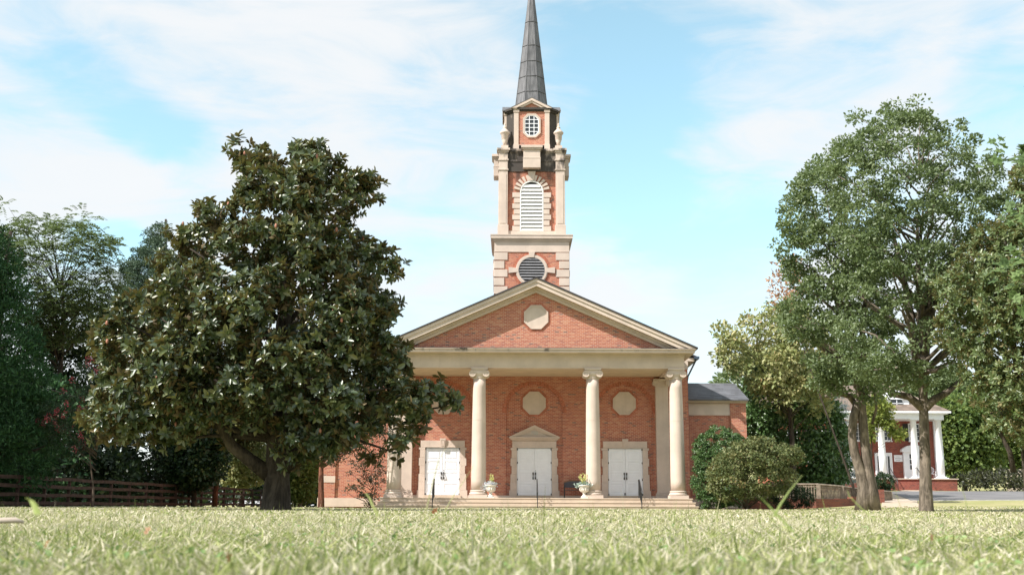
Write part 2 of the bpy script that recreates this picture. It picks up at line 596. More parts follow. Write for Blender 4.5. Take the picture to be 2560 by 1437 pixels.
for s in (-1, 1):
    for yy in (55.60, 56.16):
        cx = -7.0 + s * .335
        ro = ngon(cx, 6.64, .175, 20)
        b.prism(ro, yy, yy + .24)
        b.ring(ngon(cx, 6.64, .16, 20), ngon(cx, 6.64, .115, 20), yy - .018, yy)
        b.ring(ngon(cx + s * .01, 6.65, .075, 16), ngon(cx + s * .01, 6.65, .045, 16), yy - .016, yy)
P(b, 'capital', M['stone'], col, .006)
for dx in (4.17, 9.83, 14.0):
    twin(col, church, (dx, 0, 0))

# pilasters against the wall
def pilaster(u):
    b = MB()
    b.box(u - .34, u + .34, 59.72, 60.05, FL + .36, 6.45)
    p = P(b, 'pilaster', M['stone'], bevel=.01)
    b = MB()
    b.box(u - .45, u + .45, 59.6, 60.05, FL, FL + .16)
    b.box(u - .41, u + .41, 59.65, 60.05, FL + .16, FL + .28)
    b.box(u - .375, u + .375, 59.69, 60.05, FL + .28, FL + .36)
    P(b, 'pilaster_base', M['stone'], p, .02)
    b = MB()
    b.box(u - .37, u + .37, 59.68, 60.05, 6.45, 6.56)
    b.box(u - .44, u + .44, 59.62, 60.05, 6.76, 6.86)
    b.box(u - .34, u + .34, 59.70, 60.05, 6.56, 6.76)
    for s in (-1, 1):
        b.prism(ngon(u + s * .34, 6.64, .16, 18), 59.6, 60.05)
        b.ring(ngon(u + s * .34, 6.64, .145, 18), ngon(u + s * .34, 6.64, .105, 18), 59.585, 59.6)
    P(b, 'capital', M['stone'], p, .006)
pilaster(6.8)
pilaster(-6.8)

# entablature, ceiling
b = MB()
for (y0, y1, hx0, hx1) in ((55.65, 56.35, -7.38, 7.38),):
    b.box(hx0, hx1, y0, y1, 6.931, 7.02)
    b.box(hx0 - .015, hx1 + .015, y0 - .02, y1, 7.02, 7.56)
for s in (-1, 1):
    x0, x1 = sorted((s * 6.68, s * 7.38))
    b.box(x0, x1, 56.352, 59.95, 6.933, 7.02)
    b.box(x0 - .015 * (s < 0), x1 + .015 * (s > 0), 56.352, 59.97, 7.022, 7.56)
b.box(-7.42, 7.42, 55.6, 56.3, 7.5, 7.6)
b.box(-7.50, 7.50, 55.5, 59.9, 7.6, 7.645)
b.box(-7.86, 7.86, 55.07, 59.96, 7.645, 7.79)
b.box(-7.92, 7.92, 55.0, 59.98, 7.79, 7.84)
b.box(-7.93, 7.93, 54.985, 55.6, 7.842, 7.855, 1)
P(b, 'entablature', [M['stone_entablature'], M['roof_edge']])
P(MB().box(-6.7, 6.7, 56.34, 60.02, 7.0, 7.08), 'portico_ceiling', M['cream'])

# pediment
SL = (11.34 - 7.84) / 7.92
def chevron(hw, zb, t):
    za = zb + SL * hw
    return [(-hw, zb), (-hw + t / SL, zb), (0, za - t), (hw - t / SL, zb), (hw, zb), (0, za)]
b = MB()
b.prism(chevron(7.92, 7.856, .16), 55.0, 55.45)
b.prism(chevron(7.86, 7.856, .34), 55.06, 55.46)
b.prism(chevron(7.6, 7.86, .34), 55.38, 55.62)
b.prism(chevron(7.45, 7.86, .42), 55.48, 55.72)
P(b, 'raking_cornice', M['stone'])
b = MB()
b.prism([(-7.3, 7.84), (7.3, 7.84), (0, 7.84 + SL * 7.3)], 55.64, 55.9)
tym = P(b, 'tympanum', M['brick'])

def octa_panel(u, z, y, r, parent, name='octagon_panel'):
    b = MB()
    b.ring(octa(u, z, r), octa(u, z, r * .92), y - .06, y + .02)
    b.ring(octa(u, z, r * .925), octa(u, z, r * .83), y - .035, y + .02)
    b.prism(octa(u, z, r * .835), y - .008, y + .02)
    o = P(b, name, M['stone'], parent)
    b = MB()
    oc = octa(u, z, r + .13)
    ic = octa(u, z, r + .01)
    for i in range(8):
        j = (i + 1) % 8
        n = 6
        for q in range(n):
            ta, tb = (q + .09) / n, (q + .91) / n
            L = lambda A, B, t: (A[0] + (B[0] - A[0]) * t, A[1] + (B[1] - A[1]) * t)
            b.prism([L(ic[i], ic[j], ta), L(oc[i], oc[j], ta), L(oc[i], oc[j], tb), L(ic[i], ic[j], tb)][::-1], y - .006, y + .01)
    P(b, 'brick_border', M['brick_bay'], parent)
    return o
octa_panel(0, 9.49, 55.64, .61, tym)

b = MB()
e = .03
b.prism([(-8.0, 7.83), (0, 7.83 + SL * 8.0), (8.0, 7.83), (8.0, 7.90), (0, 7.90 + SL * 8.0), (-8.0, 7.90)], 54.94, 60.4)
P(b, 'portico_roof', M['roof_edge'])

# nave
b = MB()
b.box(-8.24, 8.24, 60.45, 96, -.3, 8.0)
b.prism([(-8.24, 7.0), (8.24, 7.0), (8.24, 8.05), (0, 8.05 + SL * 8.24), (-8.24, 8.05)], 60.3, 60.5)
for s in (-1, 1):
    x0, x1 = sorted((s * 7.12, s * 8.24))
    b.box(x0, x1, 60.0, 60.5, -.3, 8.0)
P(b, 'nave_wall', M['brick'])
b = MB()
for s in (-1, 1):
    x0, x1 = sorted((s * 8.0, s * 8.27))
    b.box(x0, x1, 59.985, 95, 7.42, 8.02)
    x0, x1 = sorted((s * 8.2, s * 8.62))
    b.box(x0, x1, 59.97, 95, 7.86, 8.04)
P(b, 'nave_frieze', M['stone'])
b = MB()
b.prism([(-8.75, 8.02), (0, 8.02 + SL * 8.75), (8.75, 8.02), (8.75, 8.10), (0, 8.10 + SL * 8.75), (-8.75, 8.10)], 59.8, 96.3)
P(b, 'nave_roof', M['roof_edge'])
b = MB()
b.tube([(8.72, 60.2, 8.05), (8.72, 60.2, 7.9), (8.34, 60.5, 7.1), (8.30, 60.6, 6.8), (8.30, 60.6, .2)], .045, 8)
b.box(8.6, 8.86, 59.75, 95, 7.96, 8.09)
P(b, 'downspout', M['blue_pipe'])

# facade wall with three shallow arched recesses
BAY = (-4.86, 0.0, 4.82)
AR, AZ = 1.5, 5.03
b = MB()
def front(x0, x1, z0, z1, y=YW):
    b.add([(x0, y, z0), (x1, y, z0), (x1, y, z1), (x0, y, z1)], [(0, 1, 2, 3)])
xl = -7.12
D = .09
for c in BAY:
    front(xl, c - AR, FL, 7.1)
    n = 28
    pts = [(c - AR * math.cos(math.pi * i / n), AZ + AR * math.sin(math.pi * i / n)) for i in range(n + 1)]
    for i in range(n):
        (xa, za), (xb, zb) = pts[i], pts[i + 1]
        b.add([(xa, YW, za), (xb, YW, zb), (xb, YW, 7.1), (xa, YW, 7.1)], [(0, 1, 2, 3)])
        b.add([(xa, YW, za), (xa, YW + D, za), (xb, YW + D, zb), (xb, YW, zb)], [(0, 1, 2, 3)])
    for s in (-1, 1):
        x = c + s * AR
        b.add([(x, YW, FL), (x, YW, AZ), (x, YW + D, AZ), (x, YW + D, FL)], [(0, 1, 2, 3) if s < 0 else (3, 2, 1, 0)])
    b.add([(c + AR, YW + D, FL)] + [(x, YW + D, z) for x, z in pts[::-1]] + [(c - AR, YW + D, FL)], [tuple(range(n + 3))[::-1]])
    xl = c + AR
front(xl, 7.12, FL, 7.1)
fac = P(b, 'facade_wall', M['brick'])
for c in BAY:
    octa_panel(c, 5.58, YW + D, .61, fac)
    b = MB()
    n = 40
    for i in range(n):
        a0, a1 = math.pi * (i + .08) / n, math.pi * (i + .92) / n
        q = [(c + r * math.cos(a), AZ + r * math.sin(a)) for r, a in ((AR + .005, a0), (AR + .22, a0), (AR + .22, a1), (AR + .005, a1))]
        b.prism(q, YW - .012, YW + .004)
    P(b, 'brick_arch', M['brick_bay'], fac)
b = MB()
b.box(-7.0, 7.0, 59.95, 60.2, FL, FL + .155)
P(b, 'wall_base', M['stone'])

def door(c, temple):
    # stone surround with toothed edges
    b = MB()
    zt = 3.20
    k = 0
    z = FL
    hs = [.42, .42, .42, .42, .42, .42, zt - FL - 6 * .42 + .0]
    for i, h in enumerate(hs):
        if h <= 0.01: continue
        w = (1.26 if i % 2 == 0 else 1.20) + (.07 if i < 2 else 0)
        for s in (-1, 1):
            x0, x1 = sorted((c + s * .925, c + s * w))
            b.box(x0, x1, 59.93, 60.2, z, z + h - .004)
        z += h
    b.box(c - 1.17, c + 1.17, 59.93, 60.2, zt, 3.56)
    b.box(c - .95, c + .95, 59.90, 60.15, zt + .0, zt + .06)
    sur = P(b, 'door_surround', M['stone'], bevel=.008)
    b = MB()
    if not temple:
        b.prism([(c - .10, 3.19), (c + .10, 3.19), (c + .16, 3.68), (c - .16, 3.68)], 59.84, 59.95)
        b.ring([(c - .055, 3.25), (c + .055, 3.25), (c + .10, 3.62), (c - .10, 3.62)], [(c - .035, 3.28), (c + .035, 3.28), (c + .075, 3.59), (c - .075, 3.59)], 59.825, 59.85)
        P(b, 'keystone', M['stone'], sur)
    else:
        b.box(c - 1.2, c + 1.2, 59.86, 60.1, 3.57, 3.62)
        b.box(c - 1.27, c + 1.27, 59.80, 60.1, 3.62, 3.69)
        b.box(c - 1.34, c + 1.34, 59.72, 60.1, 3.69, 3.76)
        sl = .62 / 1.34
        def chv(hw, zb, t):
            za = zb + sl * hw
            return [(c - hw, zb), (c - hw + t / sl, zb), (c, za - t), (c + hw - t / sl, zb), (c + hw, zb), (c, za)]
        b.prism(chv(1.34, 3.762, .07), 59.72, 60.1)
        b.prism(chv(1.30, 3.762, .13), 59.78, 60.1)
        b.prism(chv(1.24, 3.762, .16), 59.84, 60.1)
        b.prism([(c - 1.1, 3.75), (c + 1.1, 3.75), (c, 3.75 + sl * 1.1)], 59.90, 60.1)
        P(b, 'door_pediment', M['stone'], sur)
        cu = bpy.data.curves.new('house_number', 'FONT')
        cu.body = "700"
        cu.size = .25
        cu.align_x = 'CENTER'
        cu.extrude = .008
        cu.materials.append(M['digit'])
        tmp = bpy.data.objects.new('number_curve', cu)
        COL.objects.link(tmp)
        me = bpy.data.meshes.new_from_object(tmp.evaluated_get(bpy.context.evaluated_depsgraph_get()))
        bpy.data.objects.remove(tmp)
        t = bpy.data.objects.new('house_number', me)
        link(t, sur, ORG[church.name])
        t.rotation_euler = (math.pi / 2, 0, 0)
        t.location = Vector((CX + c, 59.893, 3.90)) - ORG[church.name]
    b = MB()
    b.box(c - 1.0, c + 1.0, 59.85, 60.3, FL + .001, FL + .15)
    P(b, 'threshold', M['stone_step'], sur, .01)
    # the pair of leaves
    b = MB()
    b.box(c - .925, c + .925, 60.06, 60.12, FL + .15, 3.2)
    b.box(c - .925, c - .90, 60.02, 60.1, FL + .15, 3.2)
    b.box(c + .90, c + .925, 60.02, 60.1, FL + .15, 3.2)
    b.box(c - .90, c + .90, 60.02, 60.1, 3.175, 3.2)
    dr = P(b, 'double_door', M['white'])
    for s in (-1, 1):
        x0, x1 = sorted((c + s * .008, c + s * .895))
        b = MB()
        zb, ztp = FL + .165, 3.165
        b.box(x0, x1, 60.03, 60.058, zb, ztp)
        st = .115
        rows = 4
        ph = (ztp - zb - st * (rows + 1)) / rows
        yf = 60.005
        b.box(x0, x0 + st, yf, 60.032, zb, ztp)
        b.box(x1 - st, x1, yf, 60.032, zb, ztp)
        for r in range(rows + 1):
            zz = zb + r * (ph + st)
            b.box(x0 + st, x1 - st, yf + .001, 60.032, zz, zz + st)
        for r in range(rows):
            zz = zb + st + r * (ph + st)
            b.box(x0 + st + .05, x1 - st - .05, 60.012, 60.031, zz + .05, zz + ph - .05)
        P(b, 'door_leaf', M['white'], dr, .006)
        b = MB()
        hx = c + s * .065
        b.box(hx - .032, hx + .032, 59.975, 60.004, 1.55, 1.67)
        b.box(hx - .032, hx + .032, 59.975, 60.004, 1.80, 1.92)
        b.tube([(hx, 59.98, 1.62), (hx, 59.92, 1.66), (hx, 59.915, 1.74), (hx, 59.92, 1.81), (hx, 59.98, 1.86)], .018, 8)
        P(b, 'door_handle', M['bronze'], dr)
        for hz in (1.55, 2.42, 3.12, .78):
            b = MB()
            hx = c + s * .885
            b.box(hx - .016, hx + .016, 59.985, 60.004, hz - .04, hz + .04)
            b.lathe([(.014, hz - .05), (.014, hz + .05)], c + s * .897, 59.99, 8)
            P(b, 'hinge', M['bronze'], dr)
    if c < 1:
        P(MB().lathe([(.02, 1.985), (.02, 2.02)], c + .065, 59.998, 10), 'door_lock', M['bronze'], dr)
    else:
        P(MB().box(c - .09, c + .02, 59.998, 60.004, FL + .19, FL + .31), 'kick_plate', M['grey_metal'], dr)
for c in BAY:
    door(c, abs(c) < .1)

# wings
def wing(s):
    X = lambda a, b_: sorted((s * a, s * b_))
    b = MB()
    b.box(*X(7.9, 11.2), 61.55, 70, -.4, 5.72)
    b.box(*X(10.75, 11.62), 61.45, 70, -.4, 5.74)
    for q in (0,):
        xa, xb = X(8.2, 11.62)
        b.add([(s * 11.61, 61.5, 5.7), (s * 11.61, 68.7, 5.7), (s * 11.61, 65.1, 7.0)], [(0, 1, 2) if s > 0 else (2, 1, 0)])
    w = P(b, 'wing_wall', M['brick'])
    b = MB()
    b.box(*X(8.2, 10.75), 61.50, 61.8, 5.08, 5.72)
    b.box(*X(8.2, 11.66), 61.36, 61.7, 5.74, 5.80)
    b.box(*X(8.2, 11.70), 61.26, 61.7, 5.80, 5.88)
    P(b, 'wing_frieze', M['stone'], w)
    b = MB()
    b.box(*X(7.9, 11.66), 61.40, 61.8, .1, .56)
    b.box(*X(10.74, 11.64), 61.43, 61.8, 1.38, 1.72)
    P(b, 'wing_base', M['stone'], w)
    b = MB()
    sx0, sx1 = X(7.9, 11.74)
    sec = [(61.14, 5.86), (65.1, 7.16), (69.06, 5.86), (69.06, 5.93), (65.1, 7.23), (61.14, 5.93)]
    vs = [(sx0, y, z) for y, z in sec] + [(sx1, y, z) for y, z in sec]
    fs = [(0, 1, 2, 3, 4, 5), (11, 10, 9, 8, 7, 6)] + [(i, i + 6, (i + 1) % 6 + 6, (i + 1) % 6) for i in range(6)]
    b.add(vs, fs)
    P(b, 'wing_roof', M['slate'], w)
wing(1)
wing(-1)

# tower
TY, TH = 70.3, 2.30                          # tower centre distance and half-width
b = MB()
b.box(-TH, TH, TY - TH, TY + TH, 9.0, 15.66)
tw = P(b, 'tower_wall', M['brick_tower'])
R4 = [Matrix.Rotation(math.pi / 2 * i, 3, 'Z') for i in range(4)]
def four_parts(mb, name, mats, parent, bevel=0.0):
    """The front side's piece and its three copies on the tower's other sides."""
    src = list(mb.v)
    for i in range(4):
        mb.v = []
        for p in src:
            q = R4[i] @ Vector((p[0], p[1] - TY, p[2]))
            mb.v.append((q.x, q.y + TY, q.z))
        o = P(mb, name, mats, parent, bevel)
    return o
yf = TY - TH
QB = {-1: MB(), 1: MB()}
zq = 15.62
for i in range(11):
    w = .80 if i % 2 == 0 else .60
    h = .47
    for s in (-1, 1):
        x0, x1 = sorted((s * (TH + .035), s * (TH - w)))
        QB[s].box(x0, x1, yf - .045, yf + .3, zq - h, zq)
    zq -= h + .065
for s in (-1, 1):
    four_parts(QB[s], 'quoin_trim', M['stone'], tw, .01)
CZC = 14.50
b = MB()
b.ring(ngon(0, CZC, 1.0, 40), ngon(0, CZC, .82, 40), yf - .07, yf + .02)
b.ring(ngon(0, CZC, .94, 40), ngon(0, CZC, .82, 40), yf - .10, yf + .02)
b.prism([(-.12, CZC + .80), (.12, CZC + .80), (.20, CZC + 1.16), (-.20, CZC + 1.16)], yf - .13, yf + .02)
for s in (-1, 1):
    q = [(s * .84, CZC - .12), (s * 1.44, CZC - .19), (s * 1.44, CZC + .19), (s * .84, CZC + .12)]
    b.prism(q if s > 0 else q[::-1], yf - .11, yf + .02)
four_parts(b, 'round_surround', M['stone'], tw)
for qd in range(4):
    b = MB()
    for i in range(qd * 12, qd * 12 + 12):
        a0, a1 = 2 * math.pi * (i + .08) / 48, 2 * math.pi * (i + .92) / 48
        if min(abs(((a0 + a1) / 2) - q * math.pi / 2) for q in range(5)) < .15: continue
        b.prism([(r * math.cos(a), CZC + r * math.sin(a)) for r, a in ((1.0, a0), (1.2, a0), (1.2, a1), (1.0, a1))], yf - .008, yf + .01)
    four_parts(b, 'brick_border', M['brick_bay'], tw)
b = MB()
b.prism(ngon(0, CZC, .83, 32), yf - .012, yf + .01, 1)
for i in range(9):
    z = CZC - .70 + i * .175
    hw = math.sqrt(max(.01, .80 ** 2 - (z - CZC) ** 2))
    b.box(-hw, hw, yf - .075, yf - .060, z - .047, z + .047, 0, Matrix.Rotation(math.radians(-30), 3, 'X'))
b.ring(ngon(0, CZC, .83, 32), ngon(0, CZC, .79, 32), yf - .09, yf, 0)
four_parts(b, 'round_louver', [M['grey_metal'], M['dark_backing']], tw)
b = MB()
for (hw, z0, z1) in ((TH + .05, 15.66, 15.72), (TH + .03, 15.72, 16.33), (TH + .09, 16.33, 16.42), (TH + .17, 16.42, 16.50), (TH + .24, 16.50, 16.68), (TH + .27, 16.68, 16.74)):
    b.box(-hw, hw, TY - hw, TY + hw, z0, z1)
P(b, 'tower_cornice', M['stone'])

# belfry
BH = 2.08
b = MB()
b.box(-BH + .2, BH - .2, TY - BH + .2, TY + BH - .2, 16.74, 21.0)
bel = P(b, 'belfry_wall', M['brick_tower'])
yb = TY - BH + .2
b = MB()
b.box(-BH + .04, BH - .04, TY - BH + .04, TY + BH - .04, 16.742, 17.08)
P(b, 'belfry_plinth', M['stone'], bel)
for i in range(4):
    b = MB()
    q = BH - .30
    b.box(-BH - .06, -BH + .62, TY - BH - .06, TY - BH + .62, 16.744, 17.45)
    b.box(-BH, -BH + .56, TY - BH, TY - BH + .56, 17.45, 21.02)
    b.box(-BH + .09, -BH + .47, TY - BH - .02, TY - BH + .2, 17.55, 20.75)
    b.box(-BH - .02, -BH + .2, TY - BH + .09, TY - BH + .47, 17.55, 20.75)
    b.box(-BH - .05, -BH + .61, TY - BH - .05, TY - BH + .61, 21.02, 21.10)
    b.box(-BH + .0, -BH + .56, TY - BH + .0, TY - BH + .56, 21.10, 21.66)
    b.box(-BH - .05, -BH + .61, TY - BH - .05, TY - BH + .61, 21.66, 21.76)
    b.box(-BH + .0, -BH + .56, TY - BH, TY - BH + .56, 21.76, 22.20)
    b.box(-BH - .06, -BH + .62, TY - BH - .06, TY - BH + .62, 22.20, 22.32)
    b.box(-BH - .14, -BH + .70, TY - BH - .14, TY - BH + .70, 22.32, 22.46)
    vs = []
    for p in b.v:
        r = R4[i] @ Vector((p[0], p[1] - TY, p[2]))
        vs.append((r.x, r.y + TY, r.z))
    b.v = vs
    P(b, 'corner_pilaster', M['stone_pier'], bel, .008)
b = MB()
hb = BH - .12
for (hw, z0, z1) in ((hb - .02, 20.98, 21.62), (hb + .02, 21.62, 21.68), (hb - .02, 21.68, 22.2), (hb + .05, 22.2, 22.3), (hb + .14, 22.3, 22.44)):
    b.box(-hw, hw, TY - hw, TY + hw, z0, z1)
P(b, 'belfry_entablature', M['stone_stained'], bel)
for i in range(4):
    b = MB()
    b.box(-.55, .55, TY - BH - .36, TY - BH + .3, 21.10, 21.70)
    b.box(-.56, .56, TY - BH - .375, TY - BH + .3, 21.70, 21.76)
    b.box(-.53, .53, TY - BH - .34, TY - BH + .3, 21.76, 22.28)
    b.box(-.60, .60, TY - BH - .41, TY - BH + .3, 22.28, 22.38)
    b.box(-.68, .68, TY - BH - .48, TY - BH + .3, 22.38, 22.54)
    vs = []
    for p in b.v:
        r = R4[i] @ Vector((p[0], p[1] - TY, p[2]))
        vs.append((r.x, r.y + TY, r.z))
    b.v = vs
    P(b, 'cornice_block', M['stone'], bel, .008)
# arched louver with stone blocks round it
LZ, LR, LB = 19.62, .74, 17.08
b = MB()
arch = [(-LR, LB), (LR, LB)] + [(LR * math.cos(math.pi * i / 20), LZ + LR * math.sin(math.pi * i / 20)) for i in range(21)]
b.prism(arch, yb - .012, yb + .01, 1)
inner = [(-LR + .07, LB + .04), (LR - .07, LB + .04)] + [((LR - .07) * math.cos(math.pi * i / 20), LZ + (LR - .07) * math.sin(math.pi * i / 20)) for i in range(21)]
b.ring(arch, inner, yb - .13, yb)
for i in range(14):
    z = LB + .14 + i * .235
    if z > LZ + LR - .12: break
    hw = LR - .06 if z < LZ else math.sqrt(max(.02, (LR - .06) ** 2 - (z - LZ) ** 2))
    b.box(-hw, hw, yb - .085, yb - .07, z - .125, z + .125, 0, Matrix.Rotation(math.radians(-28), 3, 'X'))
four_parts(b, 'arched_louver', [M['white_louver'], M['dark_backing']], bel)
b = MB()
for s in (-1, 1):
    z = LB
    for i in range(8):
        w = 1.22 if i % 2 == 0 else 1.12
        x0, x1 = sorted((s * (LR + .005), s * w))
        if z + .30 < LZ + .1:
            b.box(x0, x1, yb - .12, yb + .05, z + .02, z + .33)
        z += .363
for i in range(1, 12):
    if i == 6: continue
    a = math.pi * i / 12
    ca, sa = math.cos(a), math.sin(a)
    da = .085
    q = [(r * math.cos(t), LZ + r * math.sin(t)) for r, t in ((LR + .02, a - da), (LR + .40, a - da * .92), (LR + .40, a + da * .92), (LR + .02, a + da))]
    b.prism(q, yb - .12, yb + .05)
b.prism([(-.13, LZ + LR + .01), (.13, LZ + LR + .01), (.25, 20.97), (-.25, 20.97)], yb - .17, yb + .05)
four_parts(b, 'louver_surround', M['stone'], bel, .006)

# lantern: square with cut corners
AP, FH = 1.72, 1.15
def cut(ap, fh):
    return [(-fh, TY - ap), (fh, TY - ap), (ap, TY - fh), (ap, TY + fh), (fh, TY + ap), (-fh, TY + ap), (-ap, TY + fh), (-ap, TY - fh)]
b = MB()
b.hprism(cut(AP + .02, FH + .03), 22.44, 22.78)
b.hprism(cut(AP - .06, FH - .05), 22.78, 25.1)
b.hprism(cut(AP + .02, FH + .02), 25.06, 25.16)
b.hprism(cut(AP + .12, FH + .06), 25.16, 25.30)
lan = P(b, 'lantern_wall', M['stone_black'])
yl = TY - AP
b = MB()
b.prism([(-.86, 22.80), (.86, 22.80), (.86, 25.22), (0, 25.68), (-.86, 25.22)], yl + .02, yl + .2)
four_parts(b, 'lantern_brick', M['brick'], lan)
b = MB()
for s in (-1, 1):
    x0, x1 = sorted((s * .84, s * 1.14))
    b.box(x0, x1, yl - .04, yl + .15, 22.82, 25.0)
    b.box(x0 - .03, x1 + .03, yl - .07, yl + .15, 22.48, 22.84)
    b.box(x0 - .04, x1 + .04, yl - .08, yl + .15, 25.0, 25.22)
b.box(-.84, .84, yl - .02, yl + .15, 22.5, 22.82)
gs = .52
def gch(hw, zb, t):
    za = zb + gs * hw
    return [(-hw, zb), (-hw + t / gs, zb), (0, za - t), (hw - t / gs, zb), (hw, zb), (0, za)]
b.prism(gch(1.32, 25.24, .17), yl - .17, yl + .2)
b.prism(gch(1.24, 25.22, .25), yl - .10, yl + .2)
four_parts(b, 'lantern_gable', M['stone'], lan, .006)
b = MB()
b.prism([(-1.34, 25.23), (0, 25.23 + gs * 1.34), (1.34, 25.23), (1.34, 25.28), (0, 25.28 + gs * 1.34), (-1.34, 25.28)], yl - .18, TY - .2)
four_parts(b, 'lantern_roof', M['lead'], lan)
WZ = 24.10
b = MB()
b.ring(octa(0, WZ, .57, .80, .30), octa(0, WZ, .45, .68, .24), yl - .05, yl + .05)
win = four_parts(b, 'lantern_window', M['stone'], lan)
win_frame = MB()
b = MB()
b.prism(octa(0, WZ, .46, .69, .245), yl - .004, yl + .03, 1)
b.ring(octa(0, WZ, .455, .685, .243), octa(0, WZ, .41, .64, .225), yl - .035, yl, 0)
for x in (-.15, .15):
    b.box(x - .022, x + .022, yl - .03, yl, WZ - .64, WZ + .64)
for z in (-.40, -.133, .133, .40):
    hw = .415 if abs(z) < .42 else .38
    b.box(-hw, hw, yl - .029, yl, WZ + z - .022, WZ + z + .022)
four_parts(b, 'window_sash', [M['white'], M['glass']], lan)
for sx in (-1, 1):
    for sy in (-1, 1):
        b = MB()
        x, y = sx * (BH - .36), TY + sy * (BH - .36)
        b.box(x - .22, x + .22, y - .22, y + .22, 22.46, 22.72)
        b.lathe([(.12, 22.72), (.13, 22.95), (.19, 23.08), (.17, 23.12), (.21, 23.16), (.225, 23.46), (.28, 23.52), (.32, 23.58), (.32, 23.64), (.23, 23.74), (.12, 23.86), (.10, 23.93), (.13, 23.97), (.08, 24.02), (.05, 24.12), (.07, 24.18), (.02, 24.27)], x, y, 20)
        P(b, 'urn_finial', M['stone'])

# spire
b = MB()
def o8(r, z):
    return [(r / math.cos(math.pi / 8) * math.cos(math.pi / 8 + math.pi / 4 * i), TY + r / math.cos(math.pi / 8) * math.sin(math.pi / 8 + math.pi / 4 * i), z) for i in range(8)]
SP = lambda z: .98 - (z - 26.35) * .1063
lv = [(1.08, 25.25), (1.03, 25.9), (SP(26.7), 26.7), (SP(35.45), 35.45)]
vs = []
for r, z in lv: vs += o8(max(r, .015), z)
fs = []
for j in range(3):
    fs += [(j * 8 + i, j * 8 + (i + 1) % 8, (j + 1) * 8 + (i + 1) % 8, (j + 1) * 8 + i) for i in range(8)]
fs.append(tuple(range(24, 32)))
b.add(vs, fs)
spire = P(b, 'spire', M['lead'])
b = MB()
for i in range(8):
    b.tube([o8(1.085, 25.3)[i], o8(1.035, 25.9)[i], o8(SP(26.7) + .004, 26.7)[i], o8(.02, 35.4)[i]], [.028, .028, .026, .012], 6)
for z in (26.75, 27.85, 28.95, 30.1, 31.85, 33.6):
    r = SP(z) + .012
    ring = o8(r, z)
    for i in range(8):
        b.tube([ring[i], ring[(i + 1) % 8]], .024, 6)
P(b, 'seam_trim', M['lead_seam'], spire)
b = MB()
b.lathe([(.05, 35.3), (.09, 35.45), (.03, 35.6), (.02, 36.3)], 0, TY, 12)
P(b, 'spire_tip', M['lead_seam'], spire)
# ------------------------------------------------------------------ things on the church portico
RZ = Matrix.Rotation
def handrail(u, label):
    x = CX + u
    t = thing('handrail', (x, 55.2, 0), label, 'handrail', 'black handrails on the church steps')
    b = MB()
    top = [(x, 55.75, 1.40), (x, 55.65, 1.45), (x, 55.35, 1.45), (x, 54.45, .92), (x, 54.36, .84), (x, 54.36, .74)]
    b.tube(top, .024, 8)
    P0 = lambda bb, name: bb.build(name, M['black_metal'], t)
    P0(b, 'top_rail')
    b = MB()
    b.tube([(x, 55.4, .72), (x, 54.42, .22)], .014, 6)
    P0(b, 'lower_rail')
    for yy, z0, z1 in ((55.62, FL, 1.44), (54.44, 0.0, .92)):
        b = MB()
        b.box(x - .02, x + .02, yy - .02, yy + .02, z0, z1)
        P0(b, 'post')
    for i in range(7):
        yy = 55.45 - i * .135
        b = MB()
        zt = 1.44 - .588 * max(0, 55.35 - yy)
        b.box(x - .008, x + .008, yy - .008, yy + .008, .72 - .51 * (55.4 - yy), zt)
        P0(b, 'baluster')
handrail(-4.98, 'black iron handrail on the steps before the left pair of doors')
handrail(.04, 'black iron handrail on the steps before the middle doors numbered 700')
handrail(5.02, 'black iron handrail on the steps before the right pair of doors, nearest the bushes')

PET = leaf_mat('pale_petals', [(0, (.62, .60, .66)), (.6, (.78, .78, .80)), (1, (.55, .55, .68))], .6, .2, .3)
YEL = leaf_mat('yellow_green_stalks', [(0, (.62, .60, .16)), (.5, (.75, .72, .40)), (1, (.42, .50, .12))], .6, .2, .3)
SIL = leaf_mat('silver_green_leaves', [(0, (.22, .32, .25)), (.6, (.45, .55, .50)), (1, (.62, .66, .62))], .6, .2, .2)
M['concrete_urn'] = stone_mat('pale_cast_stone', (.74, .69, .62))

